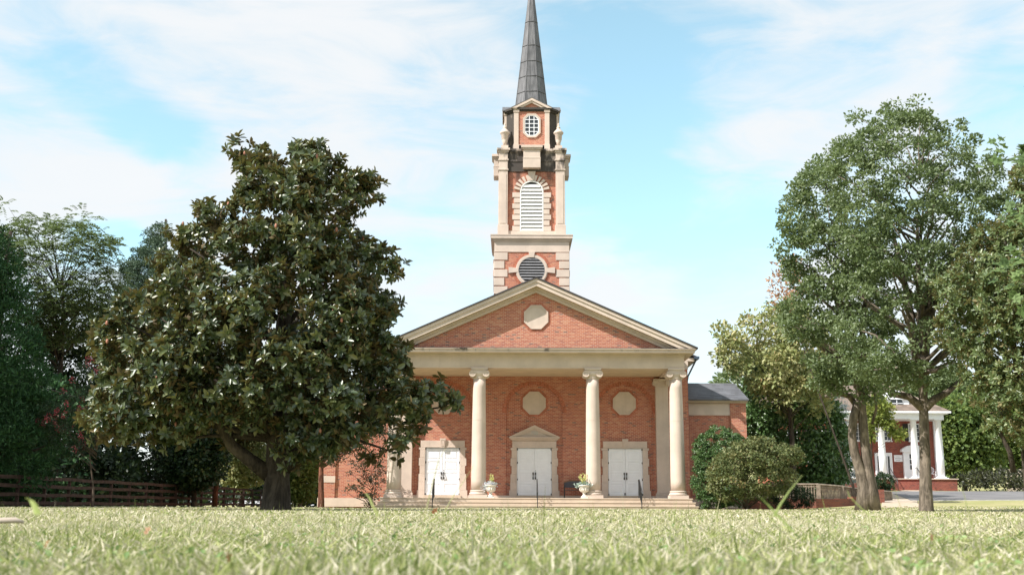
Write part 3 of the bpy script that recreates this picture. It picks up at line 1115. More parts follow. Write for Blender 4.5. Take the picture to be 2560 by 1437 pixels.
def leaves_mesh(name, mats, parent, P_, A_, N_, L_, Wd, var, shape='leaf', fold=.12, droop=.0, org=None, mi=None):
    """A mesh of many separate leaves: base point, axis, normal, length, width, colour value."""
    A = A_ / np.linalg.norm(A_, axis=1, keepdims=True)
    B = np.cross(N_, A)
    B /= np.linalg.norm(B, axis=1, keepdims=True) + 1e-9
    N = np.cross(A, B)
    L = np.asarray(L_)[:, None, None]
    Wd = np.asarray(Wd)[:, None, None]
    if shape == 'leaf':
        T = np.array([(0, 0, 0), (.33, -.5, fold), (.72, -.42, fold * .7), (1, 0, -droop), (.72, .42, fold * .7), (.33, .5, fold)])
        F = np.array([(0, 1, 2, 3), (0, 3, 4, 5)])
    elif shape == 'blade':
        T = np.array([(0, -.5, 0), (0, .5, 0), (.55, -.4, 0), (.55, .4, 0), (1, -.06, -droop), (1, .06, -droop)])
        F = np.array([(0, 2, 3, 1), (2, 4, 5, 3)])
    elif shape == 'lobed':
        T = np.array([(0, 0, 0), (.18, -.42, .03), (.38, -.22, .02), (.62, -.60, .08), (.68, -.20, 0), (1, 0, -.1), (.68, .20, 0), (.62, .60, .08), (.38, .22, .02), (.18, .42, .03)])
        F = np.array([(0, 1, 2, 8), (0, 8, 9, 0), (2, 3, 4, 8), (8, 4, 6, 7), (8, 6, 7, 8), (4, 5, 6, 4)])
        F = np.array([(0, 1, 2, 8), (0, 2, 8, 9), (2, 3, 4, 6), (2, 6, 7, 8), (4, 5, 6, 2)])
    else:
        T = np.array([(0, -.5, 0), (1, -.5, 0), (1, .5, -droop), (0, .5, 0)])
        F = np.array([(0, 1, 2, 3)])
    n, k = len(P_), len(T)
    V = P_[:, None, :] + A[:, None, :] * (L * T[None, :, 0:1]) + B[:, None, :] * (Wd * T[None, :, 1:2]) + N[:, None, :] * (L * T[None, :, 2:3])
    V = V.reshape(-1, 3)
    if org is None:
        org = np.array(ORG[parent.name]) if parent is not None else np.zeros(3)
    V = V - np.asarray(org)
    FF = (F[None] + (np.arange(n) * k)[:, None, None]).reshape(-1, 4)
    me = bpy.data.meshes.new(name)
    me.vertices.add(len(V))
    me.vertices.foreach_set('co', V.astype(np.float32).ravel())
    me.loops.add(FF.size)
    me.loops.foreach_set('vertex_index', FF.astype(np.int32).ravel())
    me.polygons.add(len(FF))
    me.polygons.foreach_set('loop_start', np.arange(0, FF.size, 4, dtype=np.int32))
    try:
        me.polygons.foreach_set('loop_total', np.full(len(FF), 4, dtype=np.int32))
    except Exception:
        pass
    for m in (mats if isinstance(mats, (list, tuple)) else [mats]):
        me.materials.append(m)
    if mi is not None:
        me.polygons.foreach_set('material_index', np.repeat(np.asarray(mi, np.int32), len(F)))
    if shape == 'leaf':
        me.polygons.foreach_set('use_smooth', np.ones(len(FF), bool))
    me.update(calc_edges=True)
    a = me.attributes.new('var', 'FLOAT', 'FACE')
    a.data.foreach_set('value', np.repeat(np.asarray(var, np.float32), len(F)))
    o = bpy.data.objects.new(name, me)
    link(o, parent, Vector(org))
    return o

def unit(v):
    return v / (np.linalg.norm(v, axis=-1, keepdims=True) + 1e-9)

def rdir(rng, n):
    return unit(rng.normal(size=(n, 3)))

def urn(u, y, label, seed, silver):
    x = CX + u
    rng = np.random.default_rng(seed)
    t = thing('planter_urn', (x, y, FL), label, 'planter', 'pale stone flower urns on the portico')
    b = MB()
    b.box(x - .17, x + .17, y - .17, y + .17, FL, FL + .05)
    b.lathe([(.165, FL + .05), (.14, FL + .09), (.075, FL + .15), (.065, FL + .20), (.10, FL + .23), (.07, FL + .25), (.13, FL + .29), (.20, FL + .34), (.215, FL + .42), (.225, FL + .52), (.255, FL + .57), (.285, FL + .59), (.285, FL + .625), (.25, FL + .63), (.22, FL + .60)], x, y, 28)
    for i in range(14):
        a = 2 * math.pi * i / 14
        b.tube([(x + .15 * math.cos(a), y + .15 * math.sin(a), FL + .30), (x + .222 * math.cos(a), y + .222 * math.sin(a), FL + .37), (x + .235 * math.cos(a), y + .235 * math.sin(a), FL + .48)], .018, 5)
    b.build('urn', M['concrete_urn'], t)
    n = 420
    d = rdir(rng, n)
    r = rng.random(n) ** .5
    p = np.stack([x + d[:, 0] * .30 * r, y + d[:, 1] * .26 * r, FL + .66 + .10 * np.abs(d[:, 2]) - .12 * r * (rng.random(n) < .4)], 1)
    k = rng.random(n) < .4
    p[k, 0] += -.16 if not silver else .0
    p[k, 2] -= rng.random(k.sum()) * (.32 if not silver else .10)
    p[k, 0] += (rng.random(k.sum()) - .7) * (.18 if not silver else .5)
    leaves_mesh('blossom', [PET if not silver else SIL, SIL], t, p, d, rdir(rng, n), np.full(n, .075), np.full(n, .065), rng.random(n), mi=(rng.random(n) < .25).astype(int))
    ps, ds = [], []
    for i in range(6 if not silver else 8):
        base = np.array([x + rng.normal() * .07, y + rng.normal() * .05, FL + .62])
        tip = base + np.array([rng.normal() * .16 + .06, rng.normal() * .08, .30 + .28 * rng.random()])
        for q in np.linspace(.15, 1, 16):
            ps.append(base + (tip - base) * q + rng.normal(size=3) * .012)
            ds.append(rng.normal(size=3) * .8 + np.array([0, 0, 1.0]))
    ps, ds = np.array(ps), np.array(ds)
    leaves_mesh('flower_spike', YEL, t, ps, ds, rdir(rng, len(ps)), np.full(len(ps), .085), np.full(len(ps), .045), rng.random(len(ps)))
urn(-2.22, 55.72, 'pale stone urn with trailing lilac flowers beside the second column from the left', 3, False)
urn(2.36, 55.66, 'pale stone urn with silvery leaves and yellow spikes in front of the black bench', 4, True)

t = thing('bench', (CX + 2.2, 59.3, FL), 'black metal bench against the brick wall behind the right flower urn', 'bench')
x0, x1 = CX + 1.55, CX + 2.95
M['bench_back'] = plain('dark_bench_back', (.06, .06, .075), .5, .4)
M['bench_wood'] = plain('worn_bench_rail', (.22, .13, .08), .6, .3)
b = MB()
for yy in np.linspace(58.98, 59.38, 6):
    b.box(x0, x1, yy, yy + .05, FL + .42, FL + .45)
b.build('seat', M['black_metal'], t)
b = MB()
b.prism([(x0 + .03, FL + .56), (x1 - .03, FL + .56), (x1 - .03, FL + .84), (x1 - .3, FL + .90), (x0 + .3, FL + .90), (x0 + .03, FL + .84)], 59.44, 59.47)
b.build('backrest', M['bench_back'], t)
b = MB()
b.tube([(x0, 59.45, FL + .83), (x0 + .3, 59.45, FL + .92), (x1 - .3, 59.45, FL + .92), (x1, 59.45, FL + .83)], .028, 8)
b.build('top_rail', M['bench_wood'], t)
for xx in (x0, x1):
    for yy in (58.98, 59.45):
        MB().box(xx - .02, xx + .02, yy - .02, yy + .02, FL, FL + (.84 if yy > 59.2 else .64)).build('leg', M['black_metal'], t)
    MB().box(xx - .025, xx + .025, 58.96, 59.47, FL + .64, FL + .67).build('armrest', M['black_metal'], t)

# ------------------------------------------------------------------ brick house with white columns
HG = 1.25
house = thing('brick_house', (32, 95, HG), 'dark red brick house with white two storey columned porch on the rise', 'house')
H = lambda bb, name, m, par=None, bev=0.0: bb.build(name, m, par or house, bev)
H(MB().box(27.6, 36.0, 95, 104, HG - .6, 7.7), 'wall', M['brick_house'])
H(MB().box(27.5, 36.2, 92.2, 95.02, HG - .6, 2.42), 'porch_base', M['brick_house'])
H(MB().box(27.4, 36.3, 92.1, 95.0, 2.42, 2.5), 'porch_floor', M['stone'])
b = MB()
b.box(27.5, 35.62, 92.62, 95.1, 7.33, 7.72)
b.box(27.3, 35.9, 92.4, 95.1, 7.72, 7.80)
b.box(27.2, 36.1, 92.2, 95.1, 7.80, 7.95)
H(b, 'entablature', M['white'])
for i, xx in enumerate((28.0, 30.5, 33.2, 35.25)):
    b = MB()
    b.lathe([(.29, 2.62), (.295, 4.2), (.24, 7.18), (.29, 7.2), (.29, 7.26)], xx, 93.0, 22)
    c_ = H(b, 'column', M['white'])
    b = MB()
    b.box(xx - .45, xx + .45, 92.55, 93.45, 2.5, 2.57)
    b.lathe([(.42, 2.57), (.42, 2.62), (.36, 2.66)], xx, 93.0, 22)
    H(b, 'column_base', M['white'], c_)
    H(MB().box(xx - .37, xx + .37, 92.63, 93.37, 7.26, 7.33), 'capital', M['white'], c_)
H(MB().box(35.55, 35.78, 94.8, 95.0, 2.5, 7.33), 'corner_board', M['white'])
b = MB()
ev = [(27.2, 92.3, 7.95), (36.2, 92.3, 7.95), (36.2, 105, 7.95), (27.2, 105, 7.95)]
b.add(ev + [(27.2, 98.6, 10.7), (33.3, 98.6, 10.7)], [(0, 1, 5, 4), (1, 2, 5), (2, 3, 4, 5), (3, 0, 4), (3, 2, 1, 0)])
rf = H(b, 'roof', M['house_roof'])
b = MB()
b.box(31.2, 33.3, 93.9, 97, 7.9, 9.1)
b.prism([(31.05, 9.05), (33.45, 9.05), (33.45, 9.2), (32.25, 9.85), (31.05, 9.2)], 93.75, 98)
dm = H(b, 'dormer', M['white'])
b = MB()
aw = [(31.75, 8.05), (32.75, 8.05)] + [(32.25 + .5 * math.cos(math.pi * i / 12), 8.75 + .5 * math.sin(math.pi * i / 12)) for i in range(13)]
b.prism(aw, 93.84, 93.9, 1)
b.box(32.22, 32.28, 93.82, 93.85, 8.05, 9.25)
b.box(31.75, 32.75, 93.82, 93.85, 8.7, 8.75)
H(b, 'dormer_window', [M['white'], M['glass']], dm)

def sash(x0, x1, z0, z1, y, par, rows=4, cols=3, label=None):
    b = MB()
    b.ring([(x0 - .09, z0 - .09), (x1 + .09, z0 - .09), (x1 + .09, z1 + .09), (x0 - .09, z1 + .09)], [(x0, z0), (x1, z0), (x1, z1), (x0, z1)], y - .08, y + .02)
    for i in range(1, cols):
        xx = x0 + (x1 - x0) * i / cols
        b.box(xx - .015, xx + .015, y - .05, y, z0, z1)
    for i in range(1, rows):
        zz = z0 + (z1 - z0) * i / rows
        b.box(x0, x1, y - .049, y, zz - .015, zz + .015)
    b.box(x0 - .14, x1 + .14, y - .14, y + .02, z0 - .16, z0 - .09)
    w = H(b, 'window', M['white'], par)
    H(MB().box(x0, x1, y - .02, y + .02, z0, z1), 'pane', M['glass'], w if par is house else par)
    return w
M['shutter'] = plain('black_shutter', (.03, .032, .032), .6, .3)
sash(30.75, 31.25, 5.75, 7.05, 95, house, 4, 2)
sash(31.42, 31.92, 5.75, 7.05, 95, house, 4, 2)
sash(33.55, 34.35, 5.75, 7.05, 95, house)
for xx in (33.0, 34.45):
    H(MB().box(xx, xx + .45, 94.95, 95.0, 5.7, 7.1), 'shutter', M['shutter'])
sash(28.7, 29.5, 5.75, 7.05, 95, house)
# glazed double door
b = MB()
b.ring([(30.5, 2.5), (31.95, 2.5), (31.95, 4.68), (30.5, 4.68)], [(30.6, 2.5), (31.85, 2.5), (31.85, 4.58), (30.6, 4.58)], 94.9, 95.02)
b.box(30.6, 31.85, 94.95, 95.0, 2.5, 4.58)
fd = H(b, 'glazed_door', M['white'])
for xx in (30.72, 31.02, 31.32, 31.58):
    H(MB().box(xx, xx + .16, 94.93, 94.97, 2.95, 4.4), 'pane', M['glass'], fd)
# front door with curved hood
b = MB()
b.box(32.85, 34.55, 94.75, 95.0, 2.5, 4.75)
hood = [(32.65, 4.75), (34.75, 4.75), (34.75, 4.9)] + [(34.75 - 2.1 * i / 14, 4.9 + .42 * math.sin(math.pi * i / 14) ** .7) for i in range(1, 14)] + [(32.65, 4.9)]
b.prism(hood, 94.55, 95.0)
fd = H(b, 'front_door', M['white'])
b = MB()
for xx in (33.35, 33.75):
    for zz in (3.3, 3.75, 4.2):
        b.box(xx, xx + .3, 94.73, 94.76, zz, zz + .36)
H(b, 'pane', M['glass'], fd)
b = MB()
b.box(32.12, 32.82, 94.94, 95.0, 3.95, 4.5)
sg = H(b, 'sign_board', M['white'])
M['sign_ink'] = plain('grey_sign_lettering', (.38, .38, .39), .6, .3)
b = MB()
for zz, xs_ in ((4.36, (32.30, 32.36, 32.42, 32.48, 32.55)), (4.21, (32.2, 32.25, 32.30, 32.35, 32.40, 32.45, 32.5, 32.55, 32.6, 32.66)), (4.06, (32.27, 32.33, 32.39, 32.45, 32.51, 32.57))):
    for xx in xs_:
        b.box(xx, xx + .035, 94.932, 94.942, zz - .03, zz + .03)
H(b, 'sign_lettering', M['sign_ink'], sg)
b = MB()
for i in range(6):
    b.box(30.8, 34.0, 92.2 - .3 * (i + 1), 92.25 - .3 * i, HG - .5, 2.42 - .19 * (i + 1) + .0)
H(b, 'porch_steps', M['brick_house'])
for xx in (30.8, 33.0):
    b = MB()
    b.tube([(xx, 92.6, 3.35), (xx, 92.2, 3.35), (xx, 90.5, 2.2), (xx, 90.5, 1.4)], .03, 6)
    b.tube([(xx, 92.2, 2.5), (xx, 92.2, 3.35)], .02, 6)
    for i in range(8):
        yy = 92.0 - i * .19
        zz = 3.35 - (92.2 - yy) * .676
        b.tube([(xx, yy, zz), (xx, yy, zz - .85)], .012, 5)
    H(b, 'stair_rail', M['black_metal'])
# side wing of the house
b = MB()
b.box(22.4, 27.58, 93.4, 103, HG - .8, 7.0)
H(b, 'side_wing_wall', plain('orange_brick_side', (.36, .13, .08), .85, .2, var=.25, scale=5))
b = MB()
b.box(22.1, 27.5, 93.0, 103.2, 7.0, 7.25)
H(b, 'side_wing_eave', M['white'])
b = MB()
b.add([(22.0, 92.9, 7.25), (27.56, 92.9, 7.25), (27.56, 98.2, 9.9), (22.0, 98.2, 9.9), (22.0, 103.4, 7.25), (27.56, 103.4, 7.25)], [(0, 1, 2, 3), (3, 2, 5, 4), (0, 3, 4), (1, 5, 2), (0, 4, 5, 1)])
H(b, 'side_wing_roof', M['house_roof'])
H(MB().tube([(25.75, 93.3, 7.1), (25.75, 93.32, HG)], .07, 8), 'house_downspout', M['white'])
sash(22.9, 23.6, 5.0, 6.4, 93.4, house)
sash(24.5, 25.2, 5.0, 6.4, 93.4, house)
sash(24.5, 25.2, 2.6, 4.1, 93.4, house)

t = thing('porch_chair', (34.9, 93.9, 2.5), 'small white metal chair on the porch of the brick house', 'chair')
b = MB()
b.box(34.6, 35.1, 93.7, 94.15, 2.9, 2.93)
b.build('seat', M['white'], t)
b = MB()
b.ring(ngon(34.85, 3.22, .26, 16), ngon(34.85, 3.22, .22, 16), 94.13, 94.16)
for i in range(-2, 3):
    b.box(34.85 + i * .08 - .012, 34.85 + i * .08 + .012, 94.135, 94.155, 2.93, 3.42)
b.build('backrest', M['white'], t)
for xx in (34.63, 35.07):
    for yy in (93.72, 94.12):
        MB().tube([(xx, yy, 2.5), (xx, yy, 2.9)], .02, 6).build('leg', M['white'], t)
    MB().tube([(xx, 94.12, 3.12), (xx, 93.72, 3.10), (xx, 93.72, 2.92)], .018, 6).build('armrest', M['white'], t)

# ------------------------------------------------------------------ road, path, kerb
def asphalt():
    m, k, out = new_mat('grey_asphalt')
    pos = wpos(k)
    n = k.noise(pos, .6, 5.0)
    f = k.noise(pos, 40.0, 2.0)
    b_ = k.mix(k.rng(n, .3, .7), (.12, .12, .125, 1), (.19, .185, .185, 1))
    b_ = k.mix(k.rng(f, .4, .7, 0, .4), b_, (.26, .25, .25, 1))
    principled(k, out, b_, .9, .2)
    return m
M['asphalt'] = asphalt()
M['concrete'] = plain('tan_concrete_path', (.46, .38, .29), .9, .2, var=.14)
M['kerb'] = plain('pale_kerb', (.52, .51, .50), .85, .2)
def ribbon(name, left, right, mat, lift, n=40, m=8, thick=0.0):
    """A surface laid on the terrain between two edge lines."""
    L = np.array(left, float)
    R_ = np.array(right, float)
    s = np.linspace(0, len(L) - 1, n)
    li = np.stack([np.interp(s, np.arange(len(L)), L[:, q]) for q in (0, 1)], 1)
    ri = np.stack([np.interp(s, np.arange(len(R_)), R_[:, q]) for q in (0, 1)], 1)
    w = np.linspace(0, 1, m)
    XY = li[:, None] * (1 - w)[None, :, None] + ri[:, None] * w[None, :, None]
    Z = terrain(XY[..., 0], XY[..., 1]) + lift
    v = np.concatenate([XY, Z[..., None]], -1).reshape(-1, 3)
    i = np.arange(n - 1)[:, None] * m + np.arange(m - 1)[None]
    f = np.stack([i, i + 1, i + 1 + m, i + m], -1).reshape(-1, 4)
    me = bpy.data.meshes.new(name)
    me.from_pydata(v.tolist(), [], f.tolist())
    me.materials.append(mat)
    o = bpy.data.objects.new(name, me)
    link(o)
    if thick:
        sd_ = o.modifiers.new('thick', 'SOLIDIFY')
        sd_.thickness = thick
        sd_.offset = 1
    return o
tag(ribbon('road', [(22.5, 64.2), (40, 66.5), (80, 70)], [(27, 82), (40, 86), (80, 92)], M['asphalt'], .05, 60, 14), 'grey asphalt road beside the brick house', kind='structure')
tag(ribbon('kerb', [(19.0, 61.6), (22.5, 63.9), (40, 66.2), (80, 69.7)], [(19.0, 61.85), (22.5, 64.18), (40, 66.48), (80, 69.98)], M['kerb'], .04, 60, 2, .12), 'pale kerb along the near side of the road', kind='structure')
tag(ribbon('path', [(17.2, 53), (19.5, 60), (24.5, 74), (31.2, 90)], [(19.0, 52.5), (21.2, 59.5), (26.4, 74), (33.6, 90)], M['concrete'], .035, 50, 6), 'tan concrete path leading to the brick house steps', kind='structure')

# ------------------------------------------------------------------ ramp rail, retaining wall, board fence
M['grey_wood'] = plain('weathered_wood', (.27, .22, .17), .85, .2, var=.3, scale=4)
M['brown_wood'] = plain('brown_fence_board', (.065, .042, .036), .85, .2, var=.35, scale=4)
M['pale_wood'] = plain('pale_fence_board', (.42, .36, .30), .85, .2, var=.3, scale=4)

t = thing('retaining_wall', (16, 57.5, 0), 'low dark red brick retaining wall under the wooden ramp railing', 'wall')
pts = [(11.6, 57.2), (15.2, 56.8), (16.6, 57.6), (17.6, 58.7), (18.6, 59.9), (19.6, 61.2)]
hts = [.58, .58, .60, .72, .86]
M['brick_low'] = brick_mat('low_wall_brick', [(0.0, (.20, .065, .045)), (.5, (.16, .05, .04)), (.85, (.12, .05, .04))], (.22, .13, .10))
def wallseg(b, p, q, z0, z1, th):
    p, q = Vector((p[0], p[1])), Vector((q[0], q[1]))
    d = (q - p).normalized()
    n = Vector((-d.y, d.x)) * th
    b.hprism([(p.x, p.y), (q.x, q.y), (q.x + n.x, q.y + n.y), (p.x + n.x, p.y + n.y)], z0, z1)
for i in range(5):
    b = MB()
    wallseg(b, pts[i], pts[i + 1], -.3, hts[i], .3)
    b.build('wall_section', M['brick_low'], t)
MB().box(19.4, 20.0, 61.0, 61.6, -.2, 1.12).build('wall_pier', M['brick_low'], t)

t = thing('ramp_railing', (16, 58, .5), 'weathered wooden ramp railing with upright slats above the brick wall', 'railing')
rp = [(10.8, 58.3, 1.30), (15.55, 57.6, 1.30), (17.2, 59.2, 1.24), (18.9, 61.4, 1.12), (21.5, 64.5, 1.05)]
for i in range(4):
    p, q = Vector(rp[i]), Vector(rp[i + 1])
    L = (q - p).length
    d = (q - p).normalized()
    b = MB()
    b.tube([p, q], .055, 4, smooth=False)
    b.tube([p - Vector((0, 0, .12)), q - Vector((0, 0, .12))], .035, 4, smooth=False)
    b.tube([p - Vector((0, 0, .68)), q - Vector((0, 0, .68))], .035, 4, smooth=False)
    b.build('rail', M['grey_wood'], t)
    n = int(L / .13)
    b = MB()
    for j in range(n):
        c = p + d * (j + .5) * L / n
        b.box(c.x - .025, c.x + .025, c.y - .025, c.y + .025, c.z - .75, c.z - .05)
    o = b.build('slat_panel', M['grey_wood'], t)
    m_ = max(1, int(L / 1.2))
    for j in range(m_ + (i == 3)):
        c = p + d * j * L / m_
        w = .07 if j else .09
        MB().box(c.x - w, c.x + w, c.y - w, c.y + w, c.z - 1.25, c.z + .02).build('post', M['grey_wood'], t)

t = thing('board_fence', (48, 100, 2.0), 'pale upright board fence at the far right beyond the road', 'fence')
for j in range(60):
    xx = 43.6 + j * .2
    zz = float(terrain(xx, 100))
    MB().box(xx, xx + .185, 99.98, 100.0 + .02 * (j % 2), zz - .2, zz + 1.95 + .05 * math.sin(j * 2.3)).build('fence_board', M['pale_wood'], t)

t = thing('rail_fence', (-20.4, 70, 0), 'brown four board rail fence running back along the left trees', 'fence')
def fx(y): return -21.4 + (y - 30) * .028
ys_ = np.arange(30, 108, 2.6)
for j, yy in enumerate(ys_):
    g = float(terrain(fx(yy), yy))
    MB().box(fx(yy) - .06, fx(yy) + .06, yy - .06, yy + .06, g - .3, g + 1.38).build('post', M['brown_wood'], t)
    if j + 1 < len(ys_):
        y2 = ys_[j + 1]
        g2 = float(terrain(fx(y2), y2))
        for h in (.20, .56, .93, 1.28):
            b = MB()
            x1_, x2_ = fx(yy) + .075, fx(y2) + .075
            dz = .02 * math.sin(j * 3.1 + h * 9)
            vs = [(x1_, yy, g + h - .075 + dz), (x1_ + .03, yy, g + h - .075 + dz), (x1_ + .03, yy, g + h + .075 + dz), (x1_, yy, g + h + .075 + dz),
                  (x2_, y2 - .02, g2 + h - .075 - dz), (x2_ + .03, y2 - .02, g2 + h - .075 - dz), (x2_ + .03, y2 - .02, g2 + h + .075 - dz), (x2_, y2 - .02, g2 + h + .075 - dz)]
            b.add(vs, [(0, 1, 2, 3), (7, 6, 5, 4), (0, 4, 5, 1), (1, 5, 6, 2), (2, 6, 7, 3), (3, 7, 4, 0)])
            b.build('rail', M['brown_wood'], t)

# utility pole with its wire
px_, pz_ = W(548, 1060, 75)
t = thing('utility_pole', (px_, 75, 0), 'thin brown utility pole behind the rail fence left of the magnolia trunk', 'pole')
MB().tube([(px_, 75, -.3), (px_ + .03, 75, pz_ * .5), (px_ + .1, 75, pz_ + .6)], [.16, .14, .12], 10).build('pole', M['bark_red'], t)
wx0, wz0 = W(75, 918, 50)
wx1, wz1 = W(-420, 740, 40)
b = MB()
pts_ = []
for q in np.linspace(0, 1, 24):
    p0, p1 = np.array([px_ + .1, 75, pz_ + .4]), np.array([wx1, 38, wz1])
    p = p0 + (p1 - p0) * q
    p[2] -= 1.2 * math.sin(math.pi * q)
    pts_.append(p)
b.tube(pts_, .022, 5)
b.build('wire', M['black_metal'], t)
# ------------------------------------------------------------------ trees and shrubs
def inside(poly, x, z):
    p = np.asarray(poly)
    r = np.zeros(len(x), bool)
    for i in range(len(p)):
        (x0, z0), (x1, z1) = p[i], p[(i + 1) % len(p)]
        c = ((z0 > z) != (z1 > z))
        r ^= c & (x < (x1 - x0) * (z - z0) / ((z1 - z0) + 1e-12) + x0)
    return r

def outline(px, Y):
    return [W(a, b, Y) for a, b in px]

def crown_points(poly, Y, R, n, rng, inset=.25, front=.6, dscale=1.0, gap=0.0, gs=1.1, gap2=0.0):
    """n points through a solid whose silhouette is the outline: as deep as it is wide."""
    p = np.asarray(poly)
    lo, hi = p.min(0), p.max(0)
    X, Z, Dd = [], [], []
    E = []
    for i in range(len(p)):
        a, b = p[i], p[(i + 1) % len(p)]
        k = max(2, int(np.hypot(*(b - a)) / .2))
        E.append(a + (b - a) * np.linspace(0, 1, k, endpoint=False)[:, None])
    E = np.concatenate(E)
    got = 0
    ph = rng.random((9, 3)) * 6.28
    kv = rng.normal(size=(9, 3)) * gs
    Yy = []
    while got < n:
        x = lo[0] + (hi[0] - lo[0]) * rng.random(n)
        z = lo[1] + (hi[1] - lo[1]) * rng.random(n)
        k = inside(poly, x, z)
        x, z = x[k], z[k]
        d = np.sqrt(((np.stack([x, z], 1)[:, None, :] - E[None]) ** 2).sum(-1)).min(1) if len(x) else np.zeros(0)
        k = d > inset * (.35 + .65 * rng.random(len(d)))
        x, z, d = x[k], z[k], d[k]
        if gap2 > 0:
            f = sum(np.sin(x * kv[i, 0] * 1.3 + z * kv[i, 2] * 1.7 + ph[i, 0]) for i in range(9)) / 9 ** .5
            k = f > np.quantile(f, gap2) if len(f) > 20 else np.ones(len(f), bool)
            x, z, d = x[k], z[k], d[k]
        m = np.minimum(d, R)
        th = np.sqrt(np.maximum(R * R - (R - m) ** 2, .01)) * dscale
        su = np.where(rng.random(len(x)) < front, -1.0, 1.0) * rng.random(len(x)) ** .45
        y = Y + su * th
        if gap > 0:
            q = np.stack([x, y, z * 1.9], 1)
            f = sum(np.sin(q @ kv[i] + ph[i].sum()) for i in range(9)) / 9 ** .5
            k = f > np.quantile(f, gap) if len(f) > 20 else np.ones(len(f), bool)
            x, z, y, su = x[k], z[k], y[k], su[k]
        X.append(x); Z.append(z); Yy.append(y); Dd.append(su)
        got += len(x)
    x, z, y, su = (np.concatenate(q)[:n] for q in (X, Z, Yy, Dd))
    s, u = np.sign(su), np.abs(su)
    out = np.stack([(x - (lo[0] + hi[0]) / 2) / (hi[0] - lo[0]) * 2, s * u * 1.1, (z - (lo[1] + hi[1]) / 2) / (hi[1] - lo[1])], 1)
    q = y / Y                                   # keep the outline as seen along the depth of the crown
    return np.stack([x * q, y, CZ + (z - CZ) * q], 1), unit(out)

def puff(c, out, rc, per, rng, flat=.7):
    """per points in a clump round each centre, most of them on its upper outer shell."""
    n = len(c)
    d = rdir(rng, n * per).reshape(n, per, 3)
    d = unit(d + .55 * out[:, None, :] + np.array([0, 0, .25]))
    r = rc[:, None, None] * rng.random((n, per, 1)) ** .4
    p = c[:, None, :] + d * r * np.array([1, 1, flat])
    return p.reshape(-1, 3), d.reshape(-1, 3)

def limbs(b, base, top, r0, pts, rng, n, start=.25, rl=.3, seg=6, sag=.0, mat=0):
    """Limbs from the trunk out to n of the crown's clumps."""
    base, top = np.asarray(base, float), np.asarray(top, float)
    idx = [int(rng.integers(len(pts)))]
    dm = np.linalg.norm(pts - pts[idx[0]], axis=1)
    for _ in range(n - 1):
        j = int(np.argmax(dm * (.6 + .4 * rng.random(len(pts)))))
        idx.append(j)
        dm = np.minimum(dm, np.linalg.norm(pts - pts[j], axis=1))
    H_ = top[2] - base[2]
    for j in idx:
        e = pts[j]
        hd = np.hypot(e[0] - base[0], e[1] - base[1])
        f = np.clip((e[2] - base[2] - hd * .75) / H_, start, .97)
        s = base + (top - base) * f
        m1 = s + (e - s) * .35 + np.array([0, 0, .04 * hd]) + rng.normal(size=3) * .06 * (1 + hd * .3)
        m2 = s + (e - s) * .7 + np.array([0, 0, .05 * hd]) + rng.normal(size=3) * .08 * (1 + hd * .3)
        r = r0 * rl * (1.15 - .8 * f)
        b.tube([s, m1, m2, e], [r, r * .75, r * .45, max(.008, r * .15)], 6, mat)

def trunk_tube(b, base, top, r0, r1, rng, wob=.15, flare=1.55, seg=9):
    base, top = np.asarray(base, float), np.asarray(top, float)
    pts, rr = [], []
    ph = rng.random(2) * 6
    for i in range(seg + 1):
        t = i / seg
        p = base + (top - base) * t
        p = p + np.array([math.sin(t * 4 + ph[0]) - math.sin(ph[0]), math.sin(t * 3.3 + ph[1]) - math.sin(ph[1]), 0]) * wob * t
        pts.append(p)
        rr.append(r0 + (r1 - r0) * t)
    z0 = pts[0]
    lowp = [z0 + (pts[1] - z0) * q for q in (0, .12, .3, .6)]
    lowr = [r0 * flare, r0 * (1 + (flare - 1) * .45), r0 * (1 + (flare - 1) * .15), r0]
    b.tube(lowp + pts[1:], lowr + rr[1:], 14, wob=.10, seed=int(ph[0] * 100))

